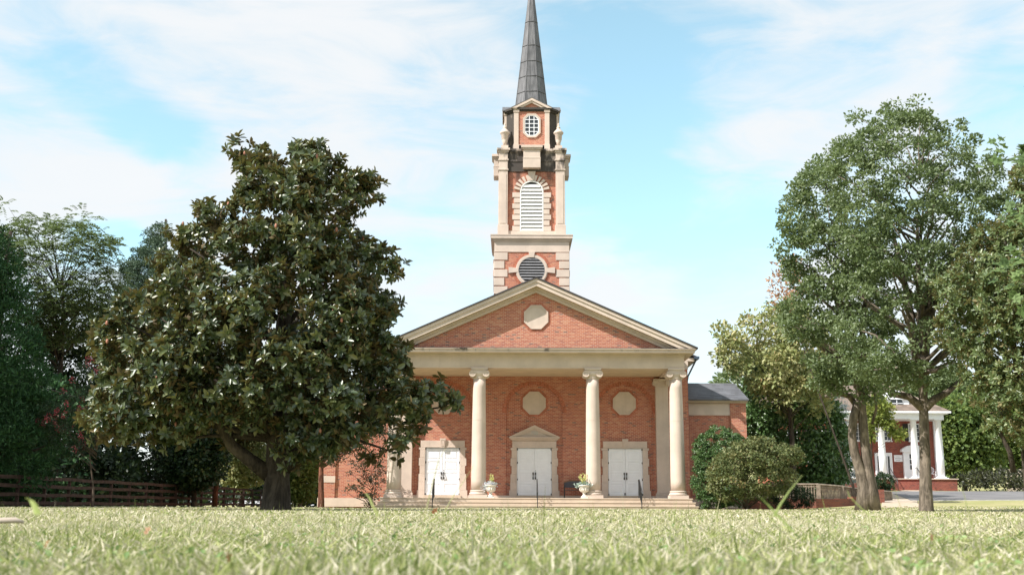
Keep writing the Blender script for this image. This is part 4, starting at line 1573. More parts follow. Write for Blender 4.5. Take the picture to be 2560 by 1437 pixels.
def tree(name, label, cat, px, Y, basex, r0, leafm, barkm, seed, R=3.0, ncl=500, rc=(.35, .6), per=70, ll=(.11, .16), lw=.55, style='leaf', nl=26, top_f=.82, upn=.5, groundz=None, topx=None, start=.25, droop=.05, front=.6, dscale=1.0, group=None, wob=.15, vb=(0, 1), inset=None, flat=.7, rl=.3, extra=None, crown='crown', trunk=True, flare=1.55, lb=None, lt=None, gap=0.0, gs=1.1, gap2=0.0):
    rng = np.random.default_rng(seed)
    poly = outline(px, Y)
    xb = W(basex, 1262, Y)[0]
    zb = float(terrain(xb, Y)) - .15 if groundz is None else groundz
    t = thing(name, (xb, Y, zb + .15), label, cat, group)
    zs = [q[1] for q in poly]
    c, out = crown_points(poly, Y, R, ncl, rng, inset=inset if inset is not None else rc[0] * .7, front=front, dscale=dscale, gap=gap, gs=gs, gap2=gap2)
    rcs = rc[0] + (rc[1] - rc[0]) * rng.random(ncl)
    vcl = rng.random(ncl)
    if trunk:
        b = MB()
        ptop = 1262 + (min(q[1] for q in px) - 1262) * top_f
        xt = W(topx, ptop, Y)[0] if topx is not None else xb
        ztop = zb + (max(zs) - zb) * top_f
        base, top = np.array([xb, Y, zb]), np.array([xt, Y, ztop])
        trunk_tube(b, base, top, r0, r0 * .22, rng, wob, flare)
        if lb:
            (lx, lz), (mx, mz) = W(*lb, Y), W(*lt, Y)
            limbs(b, (lx, Y, lz), (mx, Y, mz), r0, c, rng, nl, start, rl)
        else:
            limbs(b, base, top, r0, c, rng, nl, start, rl)
        if extra: extra(b, rng)
        b.build('trunk', barkm, t)
    p, d = puff(c, out, rcs, per, rng, flat)
    n = len(p)
    L = ll[0] + (ll[1] - ll[0]) * rng.random(n)
    if style == 'rosette':
        k = 9
        ax = unit(d * .9 + np.array([0, 0, .45]) + rng.normal(size=(n, 3)) * .35)
        ref = unit(np.cross(ax, rdir(rng, n)))
        ref2 = np.cross(ax, ref)
        ang = (np.arange(k)[None] * 2.4 + rng.random((n, 1)) * 6.28)
        tl = np.radians(38 + 60 * (np.arange(k) / (k - 1))[None] + rng.normal(size=(n, k)) * 9)
        rad = ref[:, None] * np.cos(ang)[..., None] + ref2[:, None] * np.sin(ang)[..., None]
        A = ax[:, None] * np.cos(tl)[..., None] + rad * np.sin(tl)[..., None]
        N = ax[:, None] * np.sin(tl)[..., None] - rad * np.cos(tl)[..., None]
        Pp = np.repeat(p[:, None], k, 1) + ax[:, None] * (.05 * (1 - np.arange(k) / k))[None, :, None]
        Ls = L[:, None] * (.75 + .4 * rng.random((n, k)))
        v = np.clip(np.repeat(np.repeat(vcl, per)[:, None], k, 1) * .35 + .65 * rng.random((n, k)), 0, 1)
        leaves_mesh(crown, leafm, t, Pp.reshape(-1, 3), A.reshape(-1, 3), N.reshape(-1, 3), Ls.ravel(), (Ls * lw).ravel(), v.ravel(), 'leaf', .10, .10)
    elif style == 'frond':
        # drooping compound leaves: leaflets along a curved stalk
        k = 11
        ax = unit(d * np.array([1, 1, .3]) + rng.normal(size=(n, 3)) * .4 + np.array([0, 0, .15]))
        sgn = np.where(np.arange(k) % 2 == 0, 1.0, -1.0)
        s = (np.arange(k) // 2 + .6) / (k / 2)
        side = unit(np.cross(ax, np.array([0, 0, 1.0])))
        ln = L[:, None] * 3.0
        Pp = p[:, None] + ax[:, None] * (ln * s[None])[..., None] + np.array([0, 0, -1.0]) * ((s ** 2)[None] * ln * .45)[..., None]
        A = side[:, None] * sgn[None, :, None] + ax[:, None] * .5 + np.array([0, 0, -.35])
        N = np.tile(np.array([0, 0, 1.0]), (n, k, 1)) + rng.normal(size=(n, k, 3)) * .25
        v = np.clip(np.repeat(np.repeat(vcl, per)[:, None], k, 1) * .4 + .6 * rng.random((n, k)), 0, 1)
        Ls = np.repeat(L[:, None], k, 1)
        leaves_mesh(crown, leafm, t, Pp.reshape(-1, 3), A.reshape(-1, 3), N.reshape(-1, 3), Ls.ravel(), (Ls * lw).ravel(), v.ravel(), 'leaf', .05, .05)
    else:
        A = d + rng.normal(size=(n, 3)) * .7 + np.array([0, 0, -droop])
        N = np.array([0, 0, upn]) + d * .8 + rng.normal(size=(n, 3)) * .42
        v = np.clip(np.repeat(vcl, per) * .45 + .55 * rng.random(n), 0, 1)
        v = vb[0] + (vb[1] - vb[0]) * v
        leaves_mesh(crown, leafm, t, p, A, N, L, L * lw, v, 'lobed' if style == 'lobed' else 'leaf', .1, .08)
    return t, c, out

LM = {}
LM['magnolia'] = leaf_mat('magnolia_leaves', [(0, (.026, .044, .019)), (.4, (.048, .078, .030)), (.72, (.095, .125, .043)), (1, (.22, .21, .07))], .37, .85, .18, under=(.12, .085, .028), tcol=(.20, .22, .05))
LM['magnolia2'] = leaf_mat('olive_magnolia_leaves', [(0, (.07, .115, .042)), (.5, (.125, .175, .065)), (.88, (.20, .24, .095)), (1, (.32, .30, .14))], .38, .6, .28, under=(.22, .19, .085), tcol=(.28, .32, .09))
LM['oak'] = leaf_mat('oak_leaves', [(0, (.08, .122, .055)), (.5, (.14, .19, .085)), (.9, (.20, .25, .12)), (1, (.27, .31, .16))], .45, .5, .34, tcol=(.26, .36, .10))
LM['locust'] = leaf_mat('locust_leaflets', [(0, (.075, .115, .05)), (.6, (.135, .185, .08)), (1, (.23, .28, .11))], .5, .3, .3, tcol=(.24, .32, .10))
LM['cedar'] = leaf_mat('blue_green_needles', [(0, (.07, .12, .08)), (.6, (.12, .18, .115)), (1, (.18, .24, .15))], .55, .3, .1)
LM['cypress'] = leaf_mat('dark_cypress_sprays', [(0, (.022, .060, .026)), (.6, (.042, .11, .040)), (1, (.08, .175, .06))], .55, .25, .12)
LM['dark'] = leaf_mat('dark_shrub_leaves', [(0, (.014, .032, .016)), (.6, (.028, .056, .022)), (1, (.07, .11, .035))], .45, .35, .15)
LM['bright'] = leaf_mat('bright_green_leaves', [(0, (.055, .10, .03)), (.5, (.10, .16, .045)), (1, (.22, .28, .085))], .5, .3, .3, tcol=(.35, .42, .08))
LM['yellow'] = leaf_mat('yellowing_leaves', [(0, (.15, .20, .07)), (.45, (.28, .32, .13)), (.85, (.46, .43, .22)), (1, (.50, .34, .18))], .5, .35, .3, tcol=(.42, .4, .12))
LM['holly'] = leaf_mat('holly_leaves', [(0, (.055, .11, .035)), (.6, (.095, .175, .055)), (1, (.17, .26, .095))], .36, .6, .2)
LM['japan'] = leaf_mat('bronze_green_maple_leaves', [(0, (.085, .125, .045)), (.5, (.16, .20, .078)), (.85, (.26, .26, .115)), (1, (.32, .21, .10))], .5, .35, .25, tcol=(.3, .26, .08))
LM['spruce'] = leaf_mat('blue_spruce_needles', [(0, (.10, .15, .15)), (.6, (.19, .25, .25)), (1, (.32, .37, .36))], .55, .3, .1)
LM['maple'] = leaf_mat('fresh_maple_leaves', [(0, (.07, .12, .045)), (.6, (.11, .175, .06)), (1, (.18, .25, .09))], .5, .4, .28, tcol=(.26, .38, .09))
LM['plum'] = leaf_mat('dark_bronze_shrub_leaves', [(0, (.025, .028, .018)), (.6, (.045, .05, .025)), (1, (.09, .11, .04))], .45, .35, .2)
LM['crape_flower'] = leaf_mat('crimson_flowers', [(0, (.28, .03, .05)), (.6, (.45, .07, .10)), (1, (.55, .22, .24))], .6, .2, .25)
LM['twig'] = leaf_mat('coral_leaf_tips', [(0, (.35, .18, .10)), (1, (.48, .30, .18))], .6, .2, .3)
LM['cone'] = plain('pink_brown_seed_pod', (.36, .17, .12), .7, .2, var=.3)

# the great magnolia
MAG = [(583, 332), (600, 322), (632, 324), (642, 362), (672, 368), (703, 362), (740, 352), (775, 366), (800, 338), (838, 328), (852, 385), (872, 425), (905, 396), (945, 425), (966, 490), (962, 548), (930, 560), (925, 602), (958, 612), (1000, 628), (1032, 638), (1022, 700), (988, 722), (1006, 788), (1000, 828), (1030, 862), (1040, 930), (1062, 955), (1150, 968), (1140, 1025), (1070, 1045), (1075, 1095), (1025, 1140), (960, 1168), (885, 1165), (800, 1168), (735, 1160), (650, 1128), (565, 1118), (480, 1110), (440, 1118), (375, 1108), (300, 1115), (225, 1108), (200, 1060), (240, 1010), (236, 950), (230, 862), (262, 790), (268, 702), (310, 688), (335, 730), (380, 655), (420, 640), (408, 592), (440, 575), (482, 560), (470, 528), (502, 506), (560, 500), (592, 480), (580, 400)]
def mag_limbs(b, rng):
    Y = 30.0
    pts = [W(680, 1190, Y), W(630, 1150, Y), W(590, 1115, Y), W(570, 1070, Y), W(555, 1020, Y)]
    b.tube([(pts[0][0], Y, pts[0][1])] + [(x, Y - .25 * i, z) for i, (x, z) in enumerate(pts) if i] , [.22, .18, .15, .12, .08], 10, wob=.08, seed=5)
    pts = [W(705, 1170, Y), W(745, 1130, Y), W(800, 1090, Y), W(860, 1050, Y)]
    b.tube([(x, Y + .2 * i, z) for i, (x, z) in enumerate(pts)], [.24, .2, .14, .08], 10, wob=.08, seed=6)
t_mag, c_mag, o_mag = tree('magnolia_tree', 'huge dark glossy magnolia in front of the left end of the church', 'tree', MAG, 30.0, 690, .36, LM['magnolia'], M['bark_dark'], 11,
     R=3.2, ncl=1080, rc=(.2, .44), per=6, ll=(.16, .25), lw=.47, style='rosette', nl=46, top_f=.86, start=.22, front=.62, extra=mag_limbs, inset=.36, gap=.30, gs=2.1, flat=.85, flare=1.7)
rng = np.random.default_rng(5)
b = MB()
for j in rng.choice(len(c_mag), 60, replace=False):
    p = c_mag[j] + o_mag[j] * .2 + np.array([0, -.08, .08])
    b.lathe([(.012, p[2] - .06), (.032, p[2] - .03), (.036, p[2] + .01), (.018, p[2] + .06)], p[0], p[1], 8)
o_ = b.build('seed_pods', LM['cone'], t_mag)
o_['kind'] = 'stuff'

# oaks on the right
OAK = [(2205, 262), (2225, 242), (2262, 246), (2292, 240), (2312, 262), (2332, 300), (2368, 292), (2412, 300), (2428, 330), (2462, 322), (2472, 350), (2446, 372), (2492, 392), (2505, 440), (2560, 480), (2600, 600), (2600, 740), (2520, 800), (2440, 820), (2420, 900), (2390, 960), (2330, 985), (2270, 975), (2215, 990), (2150, 960), (2110, 900), (2080, 820), (2100, 700), (2090, 600), (2070, 500), (2050, 430), (2085, 330), (2120, 300), (2160, 276), (2195, 300)]
def oak_limbs(b, rng):
    Y = 38.0
    for q, r in (([(2306, 1020), (2275, 990), (2232, 982), (2218, 955)], (.15, .13, .11, .06)), ([(2312, 1020), (2340, 996), (2375, 978), (2420, 940)], (.15, .13, .11, .06)),
                 ([(2303, 960), (2290, 860), (2275, 740), (2262, 660), (2240, 560)], (.2, .16, .12, .09, .05)), ([(2308, 960), (2318, 850), (2330, 720), (2345, 600)], (.18, .15, .11, .05)), ([(2306, 930), (2325, 800), (2372, 690), (2400, 560)], (.15, .12, .08, .04))):
        b.tube([(W(x, y, Y)[0], Y + .12 * i, W(x, y, Y)[1]) for i, (x, y) in enumerate(q)], r, 9, wob=.08, seed=int(q[0][0]))
tree('oak_tree', 'tall oak with the highest rounded crown and one straight grey trunk', 'tree', OAK, 38.0, 2314, .215, LM['oak'], M['bark_grey'], 21,
     R=3.4, ncl=680, rc=(.2, .52), per=72, ll=(.09, .145), lw=.55, nl=70, top_f=.70, topx=2300, start=.05, lb=(2306, 960), lt=(2300, 420), front=.58, extra=oak_limbs, inset=.24, gap=.24, gs=2.2, gap2=.08, dscale=.8, flat=.6, rl=.36, wob=.06)
TWIN = [(1945, 555), (1970, 480), (2010, 400), (2060, 370), (2110, 420), (2150, 520), (2200, 600), (2230, 700), (2240, 820), (2235, 930), (2210, 990), (2170, 1020), (2110, 1000), (2060, 985), (2010, 950), (1985, 880), (1945, 820), (1950, 740), (1930, 700), (1962, 660), (1938, 620)]
def twin_limbs(b, rng):
    Y = 42.0
    for q, r in (([(2164, 1275), (2162, 1225), (2148, 1175), (2132, 1130), (2125, 1090), (2128, 1045), (2136, 1005)], (.40, .29, .20, .165, .155, .15, .14)), ([(2174, 1275), (2172, 1225), (2166, 1165), (2158, 1105), (2152, 1050), (2146, 1000), (2138, 900)], (.42, .30, .20, .175, .165, .16, .12)),
                 ([(2140, 1012), (2122, 990), (2095, 984), (2060, 992)], (.12, .11, .09, .06)), ([(2180, 1060), (2190, 1020), (2184, 985), (2188, 940)], (.05, .05, .045, .03)), ([(2138, 920), (2110, 800), (2060, 690)], (.13, .09, .05)), ([(2140, 930), (2160, 800), (2165, 640)], (.13, .09, .05))):
        b.tube([(W(x, y, Y)[0], Y - .06 * i, W(x, y, Y)[1]) for i, (x, y) in enumerate(q)], r, 10, wob=.1, seed=int(q[0][1]))
tree('oak_tree', 'oak with a forked trunk leaning over the end of the brick retaining wall', 'tree', TWIN, 42.0, 2170, .27, LM['oak'], M['bark_grey'], 22,
     R=3.0, ncl=430, rc=(.22, .54), per=70, ll=(.10, .16), lw=.55, nl=44, top_f=.03, topx=2168, start=.05, lb=(2142, 960), lt=(2110, 600), front=.58, extra=twin_limbs, inset=.28, gap=.25, gs=2.2, gap2=.16, dscale=.8, flat=.6, rl=.36, flare=1.45, wob=.02)
# yellowing tree behind, coral tips
YLW = [(1795, 830), (1812, 808), (1850, 812), (1880, 790), (1905, 800), (1918, 765), (1950, 755), (1990, 770), (2040, 790), (2080, 860), (2090, 960), (2050, 1030), (1990, 1050), (1920, 1010), (1880, 960), (1830, 930), (1800, 900)]
tree('yellowing_tree', 'loose yellowing tree behind the right wing of the church', 'tree', YLW, 66.0, 1985, .25, LM['yellow'], M['bark_dark'], 23,
     R=3.2, ncl=260, rc=(.4, .8), per=40, ll=(.20, .30), lw=.55, nl=40, top_f=.6, start=.3, inset=.05, flat=.75, gap=.25, gs=1.4)
CORAL = [(1925, 700), (1945, 645), (1985, 640), (2010, 690), (2000, 760), (1960, 780), (1940, 760)]
tree('slender_tree', 'thin tree with coral leaf tips showing beside the forked oak crown', 'tree', CORAL, 60.0, 2150, .07, LM['twig'], M['bark_dark'], 24,
     R=1.5, ncl=46, rc=(.3, .6), per=14, ll=(.18, .26), lw=.4, nl=24, top_f=.75, start=.4, inset=.02, topx=1990)
GRN = [(1872, 935), (1920, 900), (1985, 905), (2050, 960), (2090, 1040), (2110, 1120), (2100, 1210), (2020, 1235), (1930, 1200), (1876, 1150), (1868, 1050)]
tree('leafy_tree', 'dense dark green tree behind the corner of the right church wing', 'tree', GRN, 70.0, 1990, .22, LM['holly'], M['bark_dark'], 25,
     R=3.0, ncl=420, rc=(.45, .9), per=60, ll=(.18, .27), lw=.6, nl=26, top_f=.7, start=.2, inset=.2, flat=.6)
FAR1 = [(1790, 945), (1830, 905), (1900, 880), (1990, 860), (2060, 900), (2150, 930), (2250, 960), (2250, 1090), (2000, 1100), (1800, 1080)]
tree('far_tree', 'grey green tree far behind the slate roof of the right wing', 'tree', FAR1, 125.0, 1930, .4, LM['oak'], M['bark_dark'], 26,
     R=5, ncl=420, rc=(.8, 1.6), per=48, ll=(.34, .5), lw=.6, nl=14, top_f=.6, start=.3, inset=.3)
# the olive magnolia at the right edge
MG2 = [(2640, 380), (2560, 372), (2520, 384), (2505, 430), (2530, 500), (2500, 555), (2440, 560), (2420, 610), (2385, 650), (2340, 700), (2320, 730), (2345, 772), (2325, 830), (2360, 868), (2400, 900), (2415, 960), (2420, 1000), (2450, 1040), (2470, 1090), (2520, 1120), (2580, 1150), (2720, 1120), (2840, 1000), (2860, 760), (2800, 520)]
def mg2_limbs(b, rng):
    Y = 34.0
    b.tube([(W(x, y, Y)[0], Y, W(x, y, Y)[1]) for x, y in [(2534, 1180), (2525, 1130), (2500, 1080), (2478, 1030)]], [.09, .08, .06, .04], 8)
tree('magnolia_tree', 'olive leaved magnolia cut off by the right edge of the photo', 'tree', MG2, 34.0, 2575, .14, LM['magnolia2'], M['bark_dark'], 31,
     R=3.0, ncl=1150, rc=(.22, .50), per=6, ll=(.13, .19), lw=.42, style='rosette', nl=40, top_f=.8, start=.25, front=.62, extra=mg2_limbs, inset=.4, gap=.18, gs=2.6, flat=.85)
# maple whose near sprays come in from the right
def maple():
    t = thing('maple_tree', (8.6, 14.5, 0), 'near maple whose fresh lobed leaves reach in at the right edge', 'tree')
    rng = np.random.default_rng(9)
    b = MB()
    trunk_tube(b, (8.6, 14.5, -.1), (8.4, 14.5, 7.5), .2, .05, rng, .1)
    P_, A_ = [], []
    for (x, y, dx, n) in ((2545, 385, 60, 16), (2556, 330, 30, 4), (2535, 655, 70, 22), (2550, 720, 60, 12), (2590, 520, 80, 40), (2620, 650, 80, 40), (2600, 380, 70, 30), (2556, 560, 30, 5)):
        X_, Z_ = W(x, y, 14)
        b.tube([(8.45, 14.5, Z_ - .6), (7.6, 14.2, Z_ - .1), (X_ + .1, 14, Z_)], [.04, .02, .006], 6)
        for _ in range(n):
            P_.append((X_ + rng.normal() * dx / 2850 * 14 * .5, 14 + rng.normal() * .25, Z_ + rng.normal() * .10))
            A_.append((-.7 + rng.normal() * .6, rng.normal() * .6, -.15 + rng.normal() * .4))
    b.build('trunk', M['bark_brown'], t)
    for _ in range(260):
        q = rng.normal(size=3) * np.array([.7, 1.3, .8]) + np.array([9.4, 14.6, 6.2])
        q[0] = max(q[0], 8.3 + .05 * abs(q[1] - 14.6))
        for _ in range(7):
            P_.append(tuple(q + rng.normal(size=3) * .22))
            A_.append(tuple(rng.normal(size=3) + np.array([0, 0, -.2])))
    P_, A_ = np.array(P_), np.array(A_)
    n = len(P_)
    leaves_mesh('crown', LM['maple'], t, P_, A_, np.array([0, -.5, .9]) + rng.normal(size=(n, 3)) * .4, .13 + .06 * rng.random(n), .14 + .05 * rng.random(n), rng.random(n), 'lobed')
maple()

# bushes beside the steps
HOL = [(1728, 1135), (1738, 1100), (1765, 1075), (1790, 1066), (1820, 1070), (1850, 1090), (1866, 1130), (1872, 1200), (1865, 1268), (1760, 1270), (1740, 1240), (1730, 1200)]
tree('holly_bush', 'round clipped green holly bush against the right wing', 'bush', HOL, 56.1, 1795, .1, LM['holly'], M['bark_dark'], 41,
     R=1.25, ncl=560, rc=(.14, .22), per=66, ll=(.06, .095), lw=.6, nl=14, top_f=.5, start=.1, inset=.16, front=.7)
JAP = [(1775, 1180), (1800, 1140), (1850, 1105), (1905, 1090), (1935, 1096), (1925, 1112), (1970, 1112), (2002, 1135), (1985, 1160), (1990, 1190), (1970, 1225), (1920, 1245), (1870, 1250), (1810, 1245), (1780, 1225)]
tree('japanese_maple', 'low spreading bronze green Japanese maple in front of the holly', 'tree', JAP, 52.5, 1868, .10, LM['japan'], M['bark_brown'], 42,
     R=1.5, ncl=300, rc=(.22, .42), per=55, ll=(.09, .13), lw=.75, style='lobed', nl=26, top_f=.55, start=.12, inset=.08, front=.65, flat=.5, upn=.9)
LOW = [(1905, 1240), (1920, 1222), (1960, 1210), (2005, 1212), (2030, 1235), (2035, 1268), (1900, 1268)]
tree('low_shrub', 'dark rounded shrub in front of the wooden ramp railing', 'bush', LOW, 54.0, 1968, .06, LM['dark'], M['bark_dark'], 43,
     R=.9, ncl=120, rc=(.14, .22), per=60, ll=(.05, .08), lw=.5, nl=8, top_f=.4, start=.1, inset=.12, front=.7)
SPR = [(2090, 985), (2110, 1010), (2125, 1060), (2135, 1120), (2150, 1180), (2140, 1215), (2070, 1215), (2062, 1150), (2072, 1090), (2080, 1030)]
tree('blue_spruce', 'pale blue spruce between the church wing and the brick house', 'tree', SPR, 80.0, 2104, .14, LM['spruce'], M['bark_dark'], 44,
     R=1.8, ncl=190, rc=(.3, .55), per=60, ll=(.10, .16), lw=.2, nl=20, top_f=.95, start=.1, inset=.1, flat=.35)
HSH = [(2185, 1200), (2200, 1180), (2225, 1190), (2240, 1215), (2225, 1228), (2185, 1228)]
tree('porch_shrub', 'small green shrub beside the brick steps of the house', 'bush', HSH, 88.0, 2210, .05, LM['dark'], M['bark_dark'], 45,
     R=.8, ncl=60, rc=(.2, .35), per=50, ll=(.10, .15), lw=.5, nl=5, top_f=.4, start=.1, inset=.1)
BR_ = leaf_mat('yellow_green_bough', [(0, (.16, .22, .05)), (.6, (.28, .33, .08)), (1, (.42, .40, .12))], .5, .3, .35)
BOU = [(2165, 1010), (2200, 985), (2230, 1010), (2220, 1040), (2262, 1075), (2250, 1100), (2220, 1080), (2190, 1060), (2180, 1110), (2165, 1080)]
tree('sapling', 'yellow green sapling in front of the house between the two oak trunks', 'tree', BOU, 60.0, 2178, .07, BR_, M['bark_dark'], 46,
     R=1.0, ncl=75, rc=(.2, .42), per=34, ll=(.14, .22), lw=.65, style='lobed', nl=18, top_f=.8, start=.35, inset=.05)
for i, (q, Y, bx, lab) in enumerate((
        ([(2330, 1010), (2400, 985), (2470, 1000), (2490, 1060), (2500, 1120), (2480, 1180), (2420, 1200), (2370, 1190), (2345, 1120)], 112.0, 2415, 'bright green bushy tree just right of the white porch columns'),
        ([(2430, 960), (2520, 940), (2620, 960), (2660, 1060), (2640, 1160), (2560, 1180), (2480, 1170), (2440, 1090)], 125.0, 2540, 'pale green tree above the board fence at the right'),
        ([(2250, 985), (2300, 940), (2380, 920), (2440, 950), (2460, 1020), (2420, 1080), (2330, 1060), (2270, 1040)], 130.0, 2350, 'leafy tree rising behind the roof of the brick house'))):
    tree('background_tree', lab, 'tree', q, Y, bx, .3, LM['bright'] if i != 2 else LM['oak'], M['bark_dark'], 50 + i,
         R=4.5, ncl=300, rc=(.7, 1.5), per=52, ll=(.32, .5), lw=.6, nl=12, top_f=.6, start=.2, inset=.2, flat=.55, group='trees behind the brick house')

# left side, behind the rail fence
CYP = [(-60, 500), (0, 545), (22, 580), (40, 640), (52, 720), (80, 800), (110, 900), (135, 980), (150, 1060), (140, 1130), (110, 1200), (60, 1235), (-120, 1240), (-260, 1200), (-260, 900), (-160, 600)]
tree('cypress_tree', 'very dark evergreen filling the left edge of the photo', 'tree', CYP, 50.0, -40, .35, LM['cypress'], M['bark_dark'], 61,
     R=3.6, ncl=620, rc=(.35, .75), per=70, ll=(.16, .26), lw=.28, nl=20, top_f=.9, start=.05, inset=.15, flat=.6, droop=-.4, front=.7)
LOC = [(20, 512), (60, 505), (85, 530), (115, 545), (150, 530), (200, 535), (225, 565), (262, 570), (255, 600), (292, 620), (262, 640), (285, 690), (262, 740), (270, 800), (200, 850), (120, 870), (40, 850), (0, 780), (-60, 700), (-40, 600), (30, 560)]
tree('locust_tree', 'airy feathery locust tree above the dark evergreens at the left', 'tree', LOC, 66.0, 130, .28, LM['locust'], M['bark_dark'], 62,
     R=3.4, ncl=210, rc=(.5, 1.1), per=13, ll=(.17, .25), lw=.42, style='frond', nl=70, top_f=.72, start=.45, inset=.05, topx=150, rl=.36)
DEO = [(402, 540), (412, 575), (425, 610), (430, 660), (460, 740), (480, 850), (440, 900), (330, 890), (250, 840), (262, 775), (300, 760), (280, 720), (322, 700), (305, 655), (350, 648), (335, 615), (372, 605), (370, 578), (392, 565)]
tree('cedar_tree', 'pointed blue green cedar with drooping tips behind the magnolia', 'tree', DEO, 82.0, 400, .35, LM['cedar'], M['bark_dark'], 63,
     R=3.0, ncl=460, rc=(.3, .75), per=70, ll=(.20, .32), lw=.22, nl=60, top_f=.99, start=.3, inset=.02, flat=.3, droop=.4, topx=404)
for i, (q, Y, bx, m, lab) in enumerate((
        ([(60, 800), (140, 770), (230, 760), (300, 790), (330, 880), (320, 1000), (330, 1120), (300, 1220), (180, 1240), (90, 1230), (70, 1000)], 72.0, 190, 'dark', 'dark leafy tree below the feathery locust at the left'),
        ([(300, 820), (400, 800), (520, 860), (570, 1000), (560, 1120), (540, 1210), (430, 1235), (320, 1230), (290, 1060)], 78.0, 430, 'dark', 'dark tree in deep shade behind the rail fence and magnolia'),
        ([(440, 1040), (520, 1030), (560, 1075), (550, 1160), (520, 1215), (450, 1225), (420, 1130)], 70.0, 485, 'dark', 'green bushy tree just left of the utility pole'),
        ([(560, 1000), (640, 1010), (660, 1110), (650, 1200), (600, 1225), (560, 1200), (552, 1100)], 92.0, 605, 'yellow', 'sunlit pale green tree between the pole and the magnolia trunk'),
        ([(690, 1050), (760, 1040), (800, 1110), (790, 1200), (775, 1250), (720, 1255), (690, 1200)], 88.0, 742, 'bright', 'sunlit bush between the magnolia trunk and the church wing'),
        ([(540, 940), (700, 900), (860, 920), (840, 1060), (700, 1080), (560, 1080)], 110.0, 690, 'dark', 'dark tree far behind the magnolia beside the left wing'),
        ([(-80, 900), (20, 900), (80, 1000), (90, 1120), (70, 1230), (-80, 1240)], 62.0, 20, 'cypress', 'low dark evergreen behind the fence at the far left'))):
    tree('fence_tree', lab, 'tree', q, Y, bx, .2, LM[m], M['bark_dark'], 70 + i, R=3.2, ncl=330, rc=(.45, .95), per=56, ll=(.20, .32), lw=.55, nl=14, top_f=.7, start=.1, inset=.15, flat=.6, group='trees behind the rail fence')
CRP = [(115, 1010), (150, 990), (180, 960), (200, 900), (235, 890), (262, 950), (260, 1040), (250, 1100), (200, 1130), (150, 1110), (110, 1070)]
tc, cc, oc_ = tree('crape_myrtle', 'crape myrtle with crimson flower heads beside the left edge of the magnolia', 'tree', CRP, 48.0, 232, .06, LM['dark'], M['bark_brown'], 81,
     R=1.3, ncl=150, rc=(.18, .36), per=40, ll=(.07, .11), lw=.5, nl=26, top_f=.4, start=.3, inset=.03, rl=.6)
rng = np.random.default_rng(8)
sel = rng.choice(len(cc), 44, replace=False)
pp, dd = puff(cc[sel] + oc_[sel] * .22 + np.array([0, -.1, .12]), oc_[sel], np.full(len(sel), .15), 34, rng, 1.3)
leaves_mesh('blossom', LM['crape_flower'], tc, pp, rdir(rng, len(pp)), rdir(rng, len(pp)), np.full(len(pp), .05), np.full(len(pp), .045), rng.random(len(pp)))
RED = [(770, 960), (830, 930), (900, 950), (960, 1000), (975, 1080), (930, 1130), (880, 1140), (840, 1160), (790, 1150), (760, 1080)]
tree('small_tree', 'small dark tree with a slim reddish trunk before the left wing', 'tree', RED, 54.0, 803, .16, LM['plum'], M['bark_red'], 82,
     R=1.5, ncl=150, rc=(.22, .42), per=40, ll=(.08, .12), lw=.5, nl=24, top_f=.7, start=.45, inset=.05, rl=.45)
SHB = [(868, 1165), (890, 1140), (930, 1130), (962, 1150), (960, 1200), (945, 1230), (938, 1262), (905, 1264), (888, 1250), (900, 1222), (872, 1230), (856, 1222), (888, 1212), (900, 1190), (872, 1185)]
tree('open_shrub', 'open dark leaved shrub against the sunlit left wing beside the first column', 'bush', SHB, 58.5, 925, .04, LM['plum'], M['bark_dark'], 83,
     R=.8, ncl=90, rc=(.12, .24), per=26, ll=(.07, .11), lw=.5, nl=40, top_f=.5, start=.05, inset=.01, rl=.7)

# the deep shade behind the rail fence and the far wood
def thicket(name, label, x0, x1, y0, y1, h, n, mat, seed, ll):
    rng = np.random.default_rng(seed)
    c = np.stack([x0 + (x1 - x0) * rng.random(n), y0 + (y1 - y0) * rng.random(n), np.zeros(n)], 1)
    c[:, 2] = terrain(c[:, 0], c[:, 1]) + h * rng.random(n) ** .8 * (.6 + .4 * np.sin(c[:, 0] * .7))
    p, d_ = puff(c, unit(np.tile([0, -.4, .6], (n, 1))), np.full(n, .9), 46, rng, .8)
    m = len(p)
    o = leaves_mesh(name, mat, None, p, d_ + rng.normal(size=(m, 3)) * .6, np.array([0, -.2, .7]) + rng.normal(size=(m, 3)) * .5, ll * (.7 + .6 * rng.random(m)), ll * .6 * (.7 + .6 * rng.random(m)), rng.random(m))
    tag(o, label, 'undergrowth', kind='stuff')
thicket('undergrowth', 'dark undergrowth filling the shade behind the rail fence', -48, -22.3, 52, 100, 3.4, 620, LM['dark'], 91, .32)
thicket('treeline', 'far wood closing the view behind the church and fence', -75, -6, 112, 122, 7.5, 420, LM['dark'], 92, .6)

for i, (q, Y, bx) in enumerate((([(-520, 420), (-300, 300), (-160, 480), (-130, 900), (-160, 1240), (-560, 1240), (-620, 800)], 44.0, -350), ([(-420, 350), (-250, 330), (-130, 600), (-90, 1000), (-120, 1240), (-450, 1240), (-500, 800)], 60.0, -280), ([(-330, 450), (-200, 420), (-120, 700), (-70, 1000), (-100, 1240), (-360, 1240)], 74.0, -220))):
    tree('cypress_tree', 'tall dark evergreen beyond the left edge shading the fence line', 'tree', q, Y, bx, .35, LM['cypress'], M['bark_dark'], 95 + i, R=3.4, ncl=420, rc=(.5, 1.0), per=40, ll=(.3, .45), lw=.45, nl=8, top_f=.9, start=.1, inset=.2, flat=.6, group='evergreens beyond the left edge')
thicket('standin_scrub', 'added grey green scrub standing in for a blurred passing vehicle by the road', 36.8, 52, 87, 95, 1.2, 150, LM['plum'], 93, .26)  # made-up scrub filling the place of a grey motion-blurred vehicle
thicket('hedge_mass', 'dark foliage closing the gap under the trees at the left', -34, -23, 46, 64, 7.0, 420, LM['cypress'], 94, .34)
